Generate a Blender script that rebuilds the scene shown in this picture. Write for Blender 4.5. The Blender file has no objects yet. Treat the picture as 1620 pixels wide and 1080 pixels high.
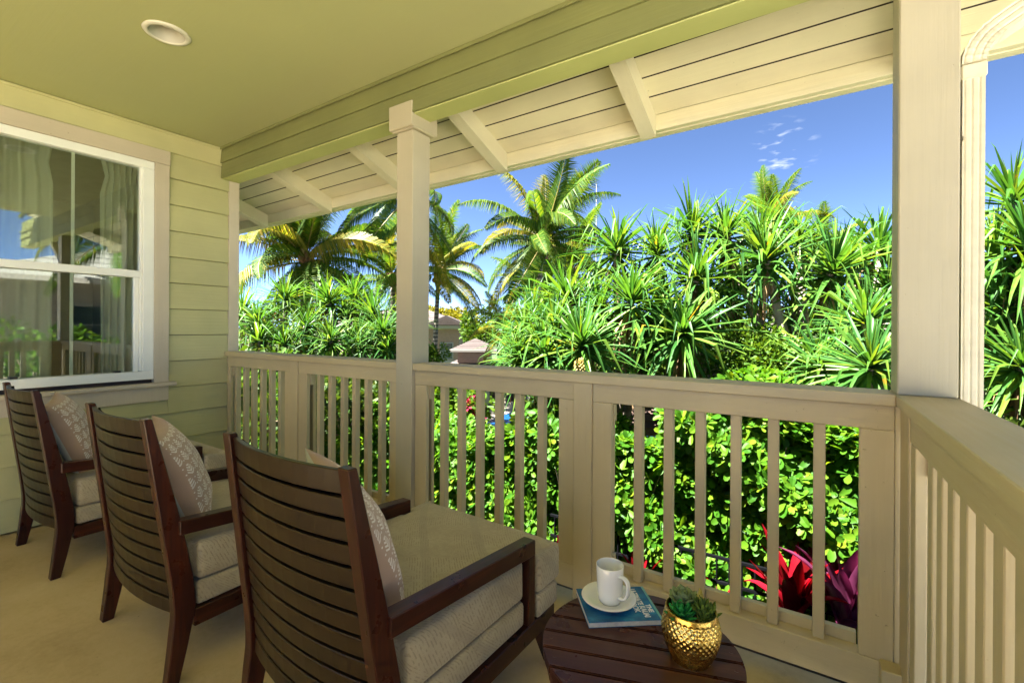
import bpy, bmesh, math, random
import numpy as np
from mathutils import Matrix, Vector, Euler
R_ = math.radians
PI = math.pi
S = bpy.context.scene
COL = S.collection
rng = random.Random(11)

# ------------------------------------------------------------------ camera
FOC, YAW, PITCH, ROLL, SHIFT = 727.75, -0.57392, -0.000884, 0.00563, -20.83
EYE = Vector((0, 0, 1.28))
def _axes():
    cy, sy = math.cos(YAW), math.sin(YAW); cp, sp = math.cos(PITCH), math.sin(PITCH)
    f = Vector((sy*cp, cy*cp, sp)); r = Vector((cy, -sy, 0)); u = r.cross(f)
    c, s = math.cos(ROLL), math.sin(ROLL)
    return (r*c + u*s), (u*c - r*s), f
AX_R, AX_U, AX_F = _axes()
cam_d = bpy.data.cameras.new('camera'); cam = bpy.data.objects.new('camera', cam_d); COL.objects.link(cam)
M = Matrix((AX_R, AX_U, -AX_F)).transposed().to_4x4(); M.translation = EYE
cam.matrix_world = M
cam_d.sensor_width = 36; cam_d.lens = FOC/1620*36; cam_d.shift_y = SHIFT/1620
cam_d.clip_start = 0.05; cam_d.clip_end = 3000
S.camera = cam
def at(px, py, depth):
    """the world point seen at a pixel of the photograph, that many metres in front of the lens"""
    return EYE + (AX_F + AX_R*((px-810)/FOC) - AX_U*((py-540-SHIFT)/FOC))*depth

# ------------------------------------------------------------------ sky, sun, exposure
SUN_DIR = Vector((-0.42, -0.42, 1.0)).normalized()
sun_el = math.asin(SUN_DIR.z); sun_az = math.atan2(SUN_DIR.x, SUN_DIR.y)
W = bpy.data.worlds.new('World'); S.world = W; W.use_nodes = True
nt = W.node_tree; nt.nodes.clear()
def wn(t, **k):
    n = nt.nodes.new(t)
    for a, b in k.items(): setattr(n, a, b)
    return n
sky = wn('ShaderNodeTexSky', sky_type='NISHITA', sun_disc=False, sun_elevation=sun_el, sun_rotation=sun_az,
         altitude=0, air_density=0.21, dust_density=0.0, ozone_density=2.5)
bg = wn('ShaderNodeBackground'); bg.inputs['Strength'].default_value = 0.05
wo = wn('ShaderNodeOutputWorld')
tc = wn('ShaderNodeTexCoord')
# a few thin cloud wisps high over the garden
cd = (at(1238, 240, 1)-EYE).normalized()
dot = wn('ShaderNodeVectorMath', operation='DOT_PRODUCT'); dot.inputs[1].default_value = cd
nt.links.new(tc.outputs['Generated'], dot.inputs[0])
mr = wn('ShaderNodeMapRange'); mr.inputs[1].default_value = 0.9982; mr.inputs[2].default_value = 0.9998
nt.links.new(dot.outputs['Value'], mr.inputs[0])
mp = wn('ShaderNodeMapping'); mp.inputs['Scale'].default_value = (34, 34, 120)
nt.links.new(tc.outputs['Generated'], mp.inputs[0])
nz = wn('ShaderNodeTexNoise'); nz.inputs['Scale'].default_value = 1.0; nz.inputs['Detail'].default_value = 6
nt.links.new(mp.outputs[0], nz.inputs[0])
cr = wn('ShaderNodeMapRange'); cr.inputs[1].default_value = 0.56; cr.inputs[2].default_value = 0.78
nt.links.new(nz.outputs[0], cr.inputs[0])
mu = wn('ShaderNodeMath', operation='MULTIPLY'); nt.links.new(cr.outputs[0], mu.inputs[0]); nt.links.new(mr.outputs[0], mu.inputs[1])
mx = wn('ShaderNodeMix', data_type='RGBA'); mx.inputs[7].default_value = (1.6, 1.8, 2.2, 1)
nt.links.new(mu.outputs[0], mx.inputs[0]); nt.links.new(sky.outputs[0], mx.inputs[6])
nt.links.new(mx.outputs[2], bg.inputs[0]); nt.links.new(bg.outputs[0], wo.inputs[0])
sl = bpy.data.lights.new('sun', 'SUN'); sl.energy = 5.0; sl.angle = R_(0.53); sl.color = (1, 0.965, 0.91)
sun = bpy.data.objects.new('sun', sl); COL.objects.link(sun)
sun.rotation_euler = SUN_DIR.to_track_quat('Z', 'Y').to_euler()
sun.location = (-6, 4, 20)
S.view_settings.view_transform = 'Standard'; S.view_settings.look = 'None'
S.view_settings.exposure = 3.7; S.view_settings.gamma = 1; S.view_settings.use_curve_mapping = False
S.render.engine = 'CYCLES'
S.cycles.max_bounces = 10; S.cycles.diffuse_bounces = 6; S.cycles.transparent_max_bounces = 16
S.cycles.sample_clamp_indirect = 6.0

# ------------------------------------------------------------------ materials
def new_mat(name):
    m = bpy.data.materials.new(name); m.use_nodes = True
    t = m.node_tree; t.nodes.clear()
    o = t.nodes.new('ShaderNodeOutputMaterial')
    return m, t, o
class G:
    """small node-graph helper"""
    def __init__(s, t): s.t = t
    def n(s, typ, ins=None, **k):
        nd = s.t.nodes.new(typ)
        for a, b in k.items(): setattr(nd, a, b)
        for a, b in (ins or {}).items():
            if isinstance(b, bpy.types.NodeSocket): s.t.links.new(b, nd.inputs[a])
            else: nd.inputs[a].default_value = b
        return nd
    def math(s, op, a, b=0.0, c=None):
        d = {0: a, 1: b}
        if c is not None: d[2] = c
        return s.n('ShaderNodeMath', d, operation=op).outputs[0]
    def mix(s, f, a, b):
        return s.n('ShaderNodeMix', {0: f, 6: a, 7: b}, data_type='RGBA').outputs[2]
    def ramp(s, f, stops):
        r = s.n('ShaderNodeValToRGB', {0: f}); e = r.color_ramp.elements
        while len(e) < len(stops): e.new(0.5)
        for i, (p, c) in enumerate(stops): e[i].position = p; e[i].color = (*c, 1)
        return r.outputs[0]
    def noise(s, vec, scale, detail=3, rough=0.5):
        return s.n('ShaderNodeTexNoise', {'Vector': vec, 'Scale': scale, 'Detail': detail, 'Roughness': rough}).outputs[0]
    def mapr(s, v, a, b, c=0.0, d=1.0):
        return s.n('ShaderNodeMapRange', {0: v, 1: a, 2: b, 3: c, 4: d}).outputs[0]
    def obj(s): return s.n('ShaderNodeTexCoord').outputs['Object']
    def scale(s, v, sc, loc=(0, 0, 0), rot=(0, 0, 0)):
        return s.n('ShaderNodeMapping', {0: v, 1: loc, 2: rot, 3: sc}).outputs[0]
    def world_pos(s): return s.n('ShaderNodeNewGeometry').outputs['Position']
    def bump(s, h, strength=0.3, dist=0.01):
        return s.n('ShaderNodeBump', {'Height': h, 'Strength': strength, 'Distance': dist}).outputs[0]
def c4(c): return (c[0], c[1], c[2], 1)
def mul(c, k): return tuple(min(1, x*k) for x in c)

def mat_paint(name, col, axis=0, rough=0.5, grain=0.6, spots=0.45, uneven=0.08):
    """painted wood: grain along an axis, slight unevenness, a few scuffs and dirt specks"""
    m, t, o = new_mat(name); g = G(t)
    v = g.world_pos()
    sc = [70, 70, 70]; sc[axis] = 2.2
    n1 = g.noise(g.scale(v, tuple(sc)), 1, 5, 0.6)
    n2 = g.noise(v, 3.0, 4)
    sp = g.noise(v, 48, 3, 0.65)
    spot = g.mapr(sp, 0.705, 0.77)
    big = g.mapr(n2, 0.3, 0.7, 1-uneven, 1+uneven*0.8)
    rnd = g.n('ShaderNodeObjectInfo').outputs['Random']
    b2 = g.math('MULTIPLY', g.math('MULTIPLY', big, g.mapr(rnd, 0, 1, 0.95, 1.04)), g.mapr(n1, 0.3, 0.7, 0.98, 1.015))
    colr = g.n('ShaderNodeMix', {0: 1.0, 6: c4(col), 7: (1, 1, 1, 1)}, data_type='RGBA', blend_type='MULTIPLY')
    cmb = g.n('ShaderNodeCombineColor', {0: b2, 1: b2, 2: b2}).outputs[0]
    t.links.new(cmb, colr.inputs[7])
    c = g.mix(g.math('MULTIPLY', spot, spots), colr.outputs[2], c4(mul(col, 0.3)))
    h = g.math('ADD', g.math('MULTIPLY', n1, 1.0), g.math('MULTIPLY', spot, -0.6))
    p = g.n('ShaderNodeBsdfPrincipled', {'Base Color': c, 'Roughness': g.mapr(n1, 0.3, 0.7, rough-0.08, rough+0.12),
        'Normal': g.bump(h, grain, 0.004)})
    t.links.new(p.outputs[0], o.inputs[0]); return m

def mat_plain(name, col, rough=0.5, metal=0.0, var=0.08, scale=8, bump=0.0, bscale=120, spec=0.5, coat=0.0):
    m, t, o = new_mat(name); g = G(t); v = g.obj()
    n = g.mapr(g.noise(v, scale, 4), 0.3, 0.7, 1-var, 1+var)
    cmb = g.n('ShaderNodeCombineColor', {0: n, 1: n, 2: n}).outputs[0]
    c = g.n('ShaderNodeMix', {0: 1.0, 6: c4(col), 7: cmb}, data_type='RGBA', blend_type='MULTIPLY').outputs[2]
    ins = {'Base Color': c, 'Roughness': rough, 'Metallic': metal, 'Specular IOR Level': spec, 'Coat Weight': coat}
    if bump: ins['Normal'] = g.bump(g.noise(v, bscale, 3), bump, 0.003)
    p = g.n('ShaderNodeBsdfPrincipled', ins); t.links.new(p.outputs[0], o.inputs[0]); return m

def mat_wood(name, ca, cb, axis, rough=0.28, wear=0.5, rv=0.05, bump=0.03):
    """stained hardwood under varnish"""
    m, t, o = new_mat(name); g = G(t); v = g.obj()
    sc = [34, 34, 34]; sc[axis] = 1.6
    n = g.noise(g.scale(v, tuple(sc)), 1, 6, 0.65)
    rnd = g.n('ShaderNodeObjectInfo').outputs['Random']
    f = g.math('ADD', g.mapr(n, 0.3, 0.72), g.mapr(rnd, 0, 1, -0.15, 0.15))
    c = g.ramp(f, [(0.0, ca), (0.55, mul(ca, 1.25)), (1.0, cb)])
    dust = g.noise(v, 90, 2, 0.7); dmask = g.mapr(dust, 0.77, 0.82)
    c = g.mix(g.math('MULTIPLY', dmask, wear), c, (0.30, 0.22, 0.15, 1))
    r = g.mapr(g.noise(v, 14, 4), 0.3, 0.7, rough-rv, rough+2*rv)
    p = g.n('ShaderNodeBsdfPrincipled', {'Base Color': c, 'Roughness': r, 'Normal': g.bump(n, bump, 0.001),
        'Coat Weight': 0.06, 'Coat Roughness': 0.2, 'Specular IOR Level': 0.28})
    t.links.new(p.outputs[0], o.inputs[0]); return m

def mat_leaf(name, stops, rough=0.5, trans=0.35, tcol=(1.35, 1.2, 0.45), spec=0.10):
    m, t, o = new_mat(name); g = G(t)
    geo = g.n('ShaderNodeNewGeometry')
    isl = geo.outputs['Random Per Island']; oi = g.n('ShaderNodeObjectInfo').outputs['Random']
    r = g.math('FRACT', g.math('ADD', isl, oi))
    blot = g.noise(geo.outputs['Position'], 13, 3)
    r2 = g.math('ADD', r, g.mapr(blot, 0.3, 0.7, -0.22, 0.04))
    c = g.ramp(r2, stops)
    tcn = g.n('ShaderNodeMix', {0: 1.0, 6: c, 7: (*tcol, 1)}, data_type='RGBA', blend_type='MULTIPLY').outputs[2]
    p = g.n('ShaderNodeBsdfPrincipled', {'Base Color': c, 'Roughness': rough, 'Specular IOR Level': spec})
    tr = g.n('ShaderNodeBsdfTranslucent', {0: tcn})
    mx_ = g.n('ShaderNodeMixShader', {0: trans, 1: p.outputs[0], 2: tr.outputs[0]})
    t.links.new(mx_.outputs[0], o.inputs[0]); return m

TAN = (0.525, 0.43, 0.235)
RAIL = [mat_paint('tan_paint_%s' % a, TAN, i) for i, a in enumerate('xyz')]
POST = mat_paint('post_paint', (0.43, 0.385, 0.255), 2, grain=0.3)
CASING = mat_paint('casing_paint', (0.52, 0.46, 0.33), 2)
SIDING = mat_paint('siding_paint', (0.47, 0.455, 0.215), 1, rough=0.6, grain=0.5, spots=0.2)
CORNERB = mat_paint('corner_board_paint', (0.60, 0.53, 0.38), 2)
BEAM_SHADED = mat_paint('beam_paint_shaded', (0.175, 0.185, 0.062), 0, rough=0.6, grain=0.4, spots=0.2)  # shade on the inner face is put into this darker colour
SOFFIT_LIT = mat_paint('beam_paint_lit', (0.44, 0.46, 0.17), 0, rough=0.6, grain=0.4, spots=0.2)  # same paint as the beam boards, without their painted-in shade
EAVE = mat_paint('eave_paint', (0.66, 0.625, 0.42), 0, rough=0.55)
RAFT = mat_paint('rafter_paint', (0.66, 0.625, 0.43), 1, rough=0.55)
CEIL = mat_paint('ceiling_paint', (0.385, 0.40, 0.178), 0, rough=0.75, grain=0.15, spots=0.12, uneven=0.015)
VINYL = mat_plain('white_vinyl', (0.78, 0.80, 0.72), 0.35, var=0.03)
WHITE = mat_plain('light_trim_white', (0.58, 0.57, 0.46), 0.5, var=0.03)
BLACKP = mat_plain('black_plastic', (0.012, 0.012, 0.013), 0.4)
BLACKM = mat_plain('black_metal', (0.0025, 0.0028, 0.0033), 0.8, var=0.3, spec=0.03)
DARK = (0.026, 0.0065, 0.0034)
WOOD = [mat_wood('mahogany_%s' % a, DARK, (0.072, 0.017, 0.007), i, 0.3, 0.12) for i, a in enumerate('xyz')]
SLATW = mat_wood('mahogany_back', (0.017, 0.0085, 0.0026), (0.026, 0.0125, 0.0038), 0, rough=0.34, wear=0.0, rv=0.004, bump=0.0)
TABLEW = mat_wood('table_wood', (0.050, 0.016, 0.007), (0.110, 0.036, 0.013), 0, rough=0.30, wear=0.45)
GOLD_SPOUT = mat_plain('downspout_paint', (0.60, 0.55, 0.38), 0.42, var=0.12, scale=14, bump=0.2)

def mat_floor():
    m, t, o = new_mat('concrete_floor'); g = G(t); v = g.world_pos()
    n = g.noise(v, 2.2, 6, 0.6); n2 = g.noise(v, 40, 4, 0.65); n3 = g.noise(v, 160, 2)
    f = g.math('ADD', g.math('MULTIPLY', g.mapr(n, 0.3, 0.7), 0.75), g.math('MULTIPLY', g.mapr(n2, 0.3, 0.7), 0.25))
    c = g.ramp(f, [(0.1, (0.44, 0.32, 0.15)), (0.5, (0.55, 0.415, 0.21)), (0.95, (0.61, 0.475, 0.26))])
    st = g.mapr(g.noise(v, 34, 4, 0.75), 0.665, 0.73)
    c = g.mix(g.math('MULTIPLY', st, 0.75), c, (0.12, 0.08, 0.045, 1))
    p = g.n('ShaderNodeBsdfPrincipled', {'Base Color': c, 'Roughness': 0.75, 'Normal': g.bump(g.math('ADD', n2, n3), 0.15, 0.003)})
    t.links.new(p.outputs[0], o.inputs[0]); return m
FLOOR = mat_floor()

def mat_cushion():
    """woven upholstery: bands of short dashes that turn from triangle to triangle"""
    m, t, o = new_mat('cushion_fabric'); g = G(t); v = g.obj()
    sx = g.n('ShaderNodeSeparateXYZ', {0: v}); X, Y, Z = sx.outputs
    u = g.math('ADD', X, g.math('MULTIPLY', Z, 0.35)); w = g.math('ADD', Y, g.math('MULTIPLY', Z, 0.8))
    tri = g.math('PINGPONG', g.math('MULTIPLY', w, 1.0), 0.11)
    side = g.math('GREATER_THAN', g.math('PINGPONG', g.math('ADD', u, g.math('MULTIPLY', tri, 1.3)), 0.14), 0.07)
    la = g.math('SINE', g.math('MULTIPLY', g.math('ADD', u, w), 520.0))
    lb = g.math('SINE', g.math('MULTIPLY', g.math('SUBTRACT', u, w), 520.0))
    lines = g.math('ADD', g.math('MULTIPLY', la, side), g.math('MULTIPLY', lb, g.math('SUBTRACT', 1.0, side)))
    brk = g.noise(v, 75, 2)
    dash = g.math('MULTIPLY', g.mapr(lines, 0.1, 0.8), g.mapr(brk, 0.42, 0.56))
    band = g.math('LESS_THAN', g.math('PINGPONG', g.math('ADD', w, g.math('MULTIPLY', u, 0.9)), 0.13), 0.02)
    wob = g.noise(v, 9, 3)
    base = g.ramp(wob, [(0.3, (0.36, 0.305, 0.195)), (0.7, (0.43, 0.37, 0.245))])
    c = g.mix(g.math('MULTIPLY', dash, 0.62), base, (0.22, 0.18, 0.115, 1))
    c = g.mix(g.math('MULTIPLY', band, 0.42), c, (0.30, 0.26, 0.18, 1))
    wv = g.noise(v, 420, 2)
    h = g.math('ADD', g.math('MULTIPLY', dash, -0.7), wv)
    h2 = g.math('ADD', h, g.math('MULTIPLY', g.noise(v, 7, 3), 2.2))
    p = g.n('ShaderNodeBsdfPrincipled', {'Base Color': c, 'Roughness': 0.9, 'Sheen Weight': 0.25, 'Specular IOR Level': 0.15,
        'Normal': g.bump(h2, 0.35, 0.004)})
    t.links.new(p.outputs[0], o.inputs[0]); return m
CUSH = mat_cushion()

def mat_pillow():
    """blush linen printed with white leaf sprigs in staggered rows, small dots between"""
    m, t, o = new_mat('printed_linen'); g = G(t)
    uv = g.n('ShaderNodeUVMap').outputs[0]
    sx = g.n('ShaderNodeSeparateXYZ', {0: uv})
    U = g.math('MULTIPLY', sx.outputs[0], 8.0); V = g.math('MULTIPLY', sx.outputs[1], 9.0)
    row = g.math('FLOOR', V)
    odd = g.math('MULTIPLY', g.math('MODULO', row, 2.0), 0.5)
    Us = g.math('ADD', U, odd)
    cu = g.math('SUBTRACT', g.math('FRACT', Us), 0.5); cv = g.math('SUBTRACT', g.math('FRACT', V), 0.5)
    au = g.math('ABSOLUTE', cu)
    # drop-shaped sprig
    wid = g.math('ADD', g.math('POWER', g.math('DIVIDE', au, g.mapr(cv, -0.42, 0.42, 0.44, 0.20)), 2.0), g.math('POWER', g.math('DIVIDE', cv, 0.43), 4.0))
    ins = g.math('LESS_THAN', wid, 1.0)
    inv = 1.0
    chev = g.math('FRACT', g.math('MULTIPLY', g.math('SUBTRACT', cv, g.math('MULTIPLY', au, 0.75)), 4.2))
    st = g.math('LESS_THAN', chev, 0.52)
    stem = g.math('LESS_THAN', au, 0.022)
    leaf = g.math('MULTIPLY', g.math('MULTIPLY', ins, inv), g.math('MAXIMUM', st, stem))
    # dots
    du = g.math('SUBTRACT', g.math('FRACT', g.math('ADD', Us, 0.5)), 0.5)
    dv = g.math('SUBTRACT', g.math('FRACT', g.math('MULTIPLY', V, 2.0)), 0.5)
    dd = g.math('ADD', g.math('POWER', du, 2.0), g.math('POWER', g.math('MULTIPLY', dv, 0.6), 2.0))
    dots = g.math('LESS_THAN', dd, 0.0042)
    pat = g.math('MAXIMUM', leaf, dots)
    # a plain border
    eu = g.math('MINIMUM', sx.outputs[0], g.math('SUBTRACT', 1.0, sx.outputs[0]))
    ev = g.math('MINIMUM', sx.outputs[1], g.math('SUBTRACT', 1.0, sx.outputs[1]))
    pat = g.math('MULTIPLY', pat, g.math('GREATER_THAN', g.math('MINIMUM', eu, ev), 0.055))
    v = g.obj()
    base = g.ramp(g.noise(v, 7, 3), [(0.3, (0.40, 0.275, 0.20)), (0.7, (0.46, 0.325, 0.24))])
    fade = g.mapr(g.noise(v, 160, 2), 0.3, 0.7, 0.65, 0.95)
    c = g.mix(g.math('MULTIPLY', pat, fade), base, (0.82, 0.77, 0.70, 1))
    weave = g.noise(v, 380, 2)
    p = g.n('ShaderNodeBsdfPrincipled', {'Base Color': c, 'Roughness': 0.92, 'Sheen Weight': 0.3, 'Specular IOR Level': 0.1,
        'Normal': g.bump(g.math('ADD', weave, g.math('MULTIPLY', g.noise(v, 11, 3), 2)), 0.3, 0.004)})
    t.links.new(p.outputs[0], o.inputs[0]); return m
PILLOW = mat_pillow()
PILLOWB = mat_plain('pale_grey_linen', (0.50, 0.52, 0.50), 0.92, var=0.1, bump=0.3, bscale=300, spec=0.1)

def mat_glass():
    m, t, o = new_mat('window_glass'); g = G(t)
    fr = g.n('ShaderNodeLayerWeight', {'Blend': 0.25})
    f = g.mapr(fr.outputs['Fresnel'], 0, 1, 0.13, 1.0)
    gl = g.n('ShaderNodeBsdfGlossy', {'Color': (0.95, 1, 0.97, 1), 'Roughness': 0.0})
    tr = g.n('ShaderNodeBsdfTransparent', {'Color': (0.88, 0.92, 0.87, 1)})
    mx_ = g.n('ShaderNodeMixShader', {0: f, 1: tr.outputs[0], 2: gl.outputs[0]})
    t.links.new(mx_.outputs[0], o.inputs[0]); return m
GLASS = mat_glass()
CURTAIN = mat_leaf('sheer_curtain', [(0.2, (0.62, 0.66, 0.52)), (0.8, (0.68, 0.71, 0.57))], 0.85, 0.35, (1, 1, 0.95), 0.1)
ROOM = mat_plain('room_wall', (0.34, 0.32, 0.25), 0.8)
CERAMIC = mat_plain('white_ceramic', (0.80, 0.80, 0.76), 0.12, var=0.01, coat=0.5)

def mat_gold():
    m, t, o = new_mat('hammered_gold'); g = G(t); v = g.obj()
    n = g.noise(v, 10, 3)
    c = g.ramp(n, [(0.3, (0.62, 0.42, 0.10)), (0.7, (0.86, 0.64, 0.20))])
    p = g.n('ShaderNodeBsdfPrincipled', {'Base Color': c, 'Metallic': 1.0, 'Roughness': g.mapr(g.noise(v, 60, 2), 0.3, 0.7, 0.14, 0.3)})
    t.links.new(p.outputs[0], o.inputs[0]); return m
GOLD = mat_gold()

def mat_cover():
    m, t, o = new_mat('blue_cover'); g = G(t); v = g.obj()
    n = g.noise(g.scale(v, (9, 16, 9)), 1.4, 5, 0.6)
    c = g.ramp(n, [(0.30, (0.004, 0.06, 0.16)), (0.52, (0.006, 0.13, 0.29)), (0.68, (0.02, 0.26, 0.46)), (0.82, (0.10, 0.42, 0.56))])
    p = g.n('ShaderNodeBsdfPrincipled', {'Base Color': c, 'Roughness': 0.25}); t.links.new(p.outputs[0], o.inputs[0]); return m
COVER = mat_cover()
PAPER = mat_plain('paper_edge', (0.66, 0.60, 0.48), 0.8, var=0.15, scale=60, bump=0.3, bscale=500)
INK = mat_plain('white_print', (0.80, 0.80, 0.80), 0.4)
SPINE = mat_plain('teal_spine', (0.12, 0.35, 0.36), 0.35)
PEBBLE = mat_plain('pebble', (0.30, 0.22, 0.13), 0.8, var=0.4, scale=60)

HEDGE = mat_leaf('hedge_leaf', [(0.0, (0.026, 0.094, 0.006)), (0.4, (0.050, 0.135, 0.008)), (0.8, (0.085, 0.165, 0.009)), (1.0, (0.140, 0.180, 0.010))], 0.45, 0.52, spec=0.12)
PANDAN = mat_leaf('pandanus_leaf', [(0.0, (0.024, 0.084, 0.016)), (0.5, (0.050, 0.130, 0.018)), (0.93, (0.10, 0.165, 0.018)), (0.985, (0.17, 0.14, 0.012)), (1.0, (0.24, 0.14, 0.012))], 0.42, 0.38, spec=0.14)
PANDEAD = mat_leaf('dry_leaf', [(0.0, (0.10, 0.060, 0.030)), (0.6, (0.19, 0.12, 0.062)), (1.0, (0.30, 0.20, 0.10))], 0.8, 0.15, (1, 0.9, 0.7), 0.1)
PALMG = mat_leaf('palm_leaflet', [(0.0, (0.026, 0.070, 0.008)), (0.55, (0.054, 0.108, 0.010)), (0.88, (0.100, 0.138, 0.012)), (1.0, (0.20, 0.17, 0.03))], 0.45, 0.40)
PALMY = mat_leaf('palm_leaflet_yellow', [(0.0, (0.066, 0.092, 0.009)), (0.5, (0.145, 0.150, 0.012)), (1.0, (0.27, 0.20, 0.035))], 0.45, 0.40)
RACHIS = mat_plain('frond_rib', (0.17, 0.14, 0.03), 0.45, var=0.3)
RACHISD = mat_plain('frond_sheath', (0.14, 0.07, 0.025), 0.8, var=0.4)
REDTI = mat_leaf('red_ti_leaf', [(0.0, (0.060, 0.002, 0.003)), (0.6, (0.14, 0.003, 0.006)), (1.0, (0.22, 0.006, 0.014))], 0.28, 0.4, (1.3, 0.5, 0.5))
PURTI = mat_leaf('purple_ti_leaf', [(0.0, (0.085, 0.018, 0.042)), (1.0, (0.16, 0.032, 0.085))], 0.3, 0.3, (1.2, 0.5, 0.8))
SUCC1 = mat_leaf('succulent_bright', [(0.0, (0.018, 0.180, 0.038)), (1.0, (0.045, 0.330, 0.075))], 0.35, 0.1)
SUCC2 = mat_leaf('succulent_grey', [(0.0, (0.150, 0.210, 0.090)), (1.0, (0.240, 0.300, 0.135))], 0.5, 0.1)
SUCC3 = mat_leaf('succulent_dark', [(0.0, (0.053, 0.098, 0.018)), (1.0, (0.120, 0.180, 0.030))], 0.35, 0.1)
SUCC4 = mat_leaf('succulent_bud', [(0.0, (0.35, 0.30, 0.06)), (1.0, (0.5, 0.42, 0.1))], 0.5, 0.1)
TREEG = mat_leaf('tree_leaf', [(0.0, (0.018, 0.044, 0.007)), (0.6, (0.038, 0.070, 0.009)), (1.0, (0.070, 0.10, 0.012))], 0.5, 0.3)
TREEY = mat_leaf('yellow_tree_leaf', [(0.0, (0.085, 0.085, 0.006)), (0.6, (0.15, 0.14, 0.008)), (1.0, (0.21, 0.185, 0.01))], 0.6, 0.3)
TREEL = mat_leaf('light_shrub_leaf', [(0.0, (0.028, 0.070, 0.006)), (0.6, (0.052, 0.105, 0.008)), (1.0, (0.085, 0.13, 0.01))], 0.5, 0.35)
BOUG = mat_leaf('pink_flower', [(0.0, (0.25, 0.006, 0.03)), (1.0, (0.34, 0.02, 0.07))], 0.6, 0.3, (1.2, 0.6, 0.6))

def mat_bark(name, a, b, ring=0.0):
    m, t, o = new_mat(name); g = G(t); v = g.world_pos()
    n = g.noise(g.scale(v, (9, 9, 4)), 1.5, 6, 0.7)
    h = n
    if ring:
        sx = g.n('ShaderNodeSeparateXYZ', {0: v})
        rg = g.math('SINE', g.math('ADD', g.math('MULTIPLY', sx.outputs[2], ring), g.math('MULTIPLY', n, 4.0)))
        h = g.math('ADD', n, g.math('MULTIPLY', rg, 0.35))
    c = g.ramp(h, [(0.2, a), (0.8, b)])
    p = g.n('ShaderNodeBsdfPrincipled', {'Base Color': c, 'Roughness': 0.9, 'Normal': g.bump(h, 0.6, 0.03)})
    t.links.new(p.outputs[0], o.inputs[0]); return m
BARK = mat_bark('palm_bark', (0.045, 0.036, 0.028), (0.20, 0.17, 0.13), 34)
BARKP = mat_bark('pandanus_bark', (0.16, 0.125, 0.09), (0.36, 0.30, 0.23))
TWIG = mat_bark('twig_bark', (0.07, 0.05, 0.03), (0.20, 0.15, 0.09))

def mat_ground():
    m, t, o = new_mat('garden_ground'); g = G(t); v = g.world_pos()
    n = g.noise(v, 1.2, 5); n2 = g.noise(v, 22, 4)
    f = g.math('ADD', g.math('MULTIPLY', g.mapr(n, 0.35, 0.65), 0.7), g.math('MULTIPLY', n2, 0.3))
    sx = g.n('ShaderNodeSeparateXYZ', {0: v})
    far = g.mapr(sx.outputs[1], 6.0, 7.0)
    soil = g.ramp(f, [(0.2, (0.040, 0.026, 0.016)), (0.8, (0.10, 0.068, 0.042))])
    grass = g.ramp(f, [(0.2, (0.022, 0.044, 0.008)), (0.8, (0.045, 0.070, 0.014))])
    c = g.mix(far, soil, grass)
    p = g.n('ShaderNodeBsdfPrincipled', {'Base Color': c, 'Roughness': 0.95, 'Normal': g.bump(n2, 0.6, 0.03)})
    t.links.new(p.outputs[0], o.inputs[0]); return m
GROUND = mat_ground()
def mat_shingle(name, a, b, sc=1.0):
    m, t, o = new_mat(name); g = G(t); v = g.obj()
    n = g.noise(v, 7*sc, 5, 0.65); n2 = g.noise(v, 60, 2)
    rnd = g.n('ShaderNodeObjectInfo').outputs['Random']
    isl = g.n('ShaderNodeNewGeometry').outputs['Random Per Island']
    f = g.math('ADD', g.math('MULTIPLY', n, 0.6), g.math('MULTIPLY', isl, 0.4))
    c = g.ramp(f, [(0.2, a), (0.8, b)])
    p = g.n('ShaderNodeBsdfPrincipled', {'Base Color': c, 'Roughness': 0.9, 'Normal': g.bump(n2, 0.3, 0.01)})
    t.links.new(p.outputs[0], o.inputs[0]); return m
ROOFP = mat_shingle('pinkish_roof', (0.046, 0.033, 0.029), (0.074, 0.056, 0.050))
ROOFB = mat_shingle('brown_shingle', (0.055, 0.031, 0.022), (0.10, 0.062, 0.045))
ROOFG = mat_shingle('grey_shingle', (0.10, 0.095, 0.085), (0.19, 0.18, 0.16))
STUCCO = mat_plain('pinkish_siding', (0.22, 0.135, 0.095), 0.85, var=0.1)
STUCCOL = mat_plain('cream_siding', (0.26, 0.22, 0.17), 0.85, var=0.1)
TRIMW = mat_plain('cream_trim', (0.24, 0.215, 0.185), 0.6)
DGLASS = mat_plain('far_window_glass', (0.03, 0.045, 0.05), 0.06, var=0.3)
DWOOD = mat_plain('dark_timber', (0.045, 0.028, 0.02), 0.7, var=0.3)
def mat_water():
    m, t, o = new_mat('pool_water'); g = G(t); v = g.world_pos()
    n = g.noise(g.scale(v, (2, 5, 1)), 1.5, 3)
    c = g.ramp(n, [(0.3, (0.004, 0.035, 0.11)), (0.7, (0.008, 0.06, 0.17))])
    p = g.n('ShaderNodeBsdfPrincipled', {'Base Color': c, 'Roughness': 0.08, 'Normal': g.bump(n, 0.25, 0.1)})
    t.links.new(p.outputs[0], o.inputs[0]); return m
WATER = mat_water()

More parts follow.
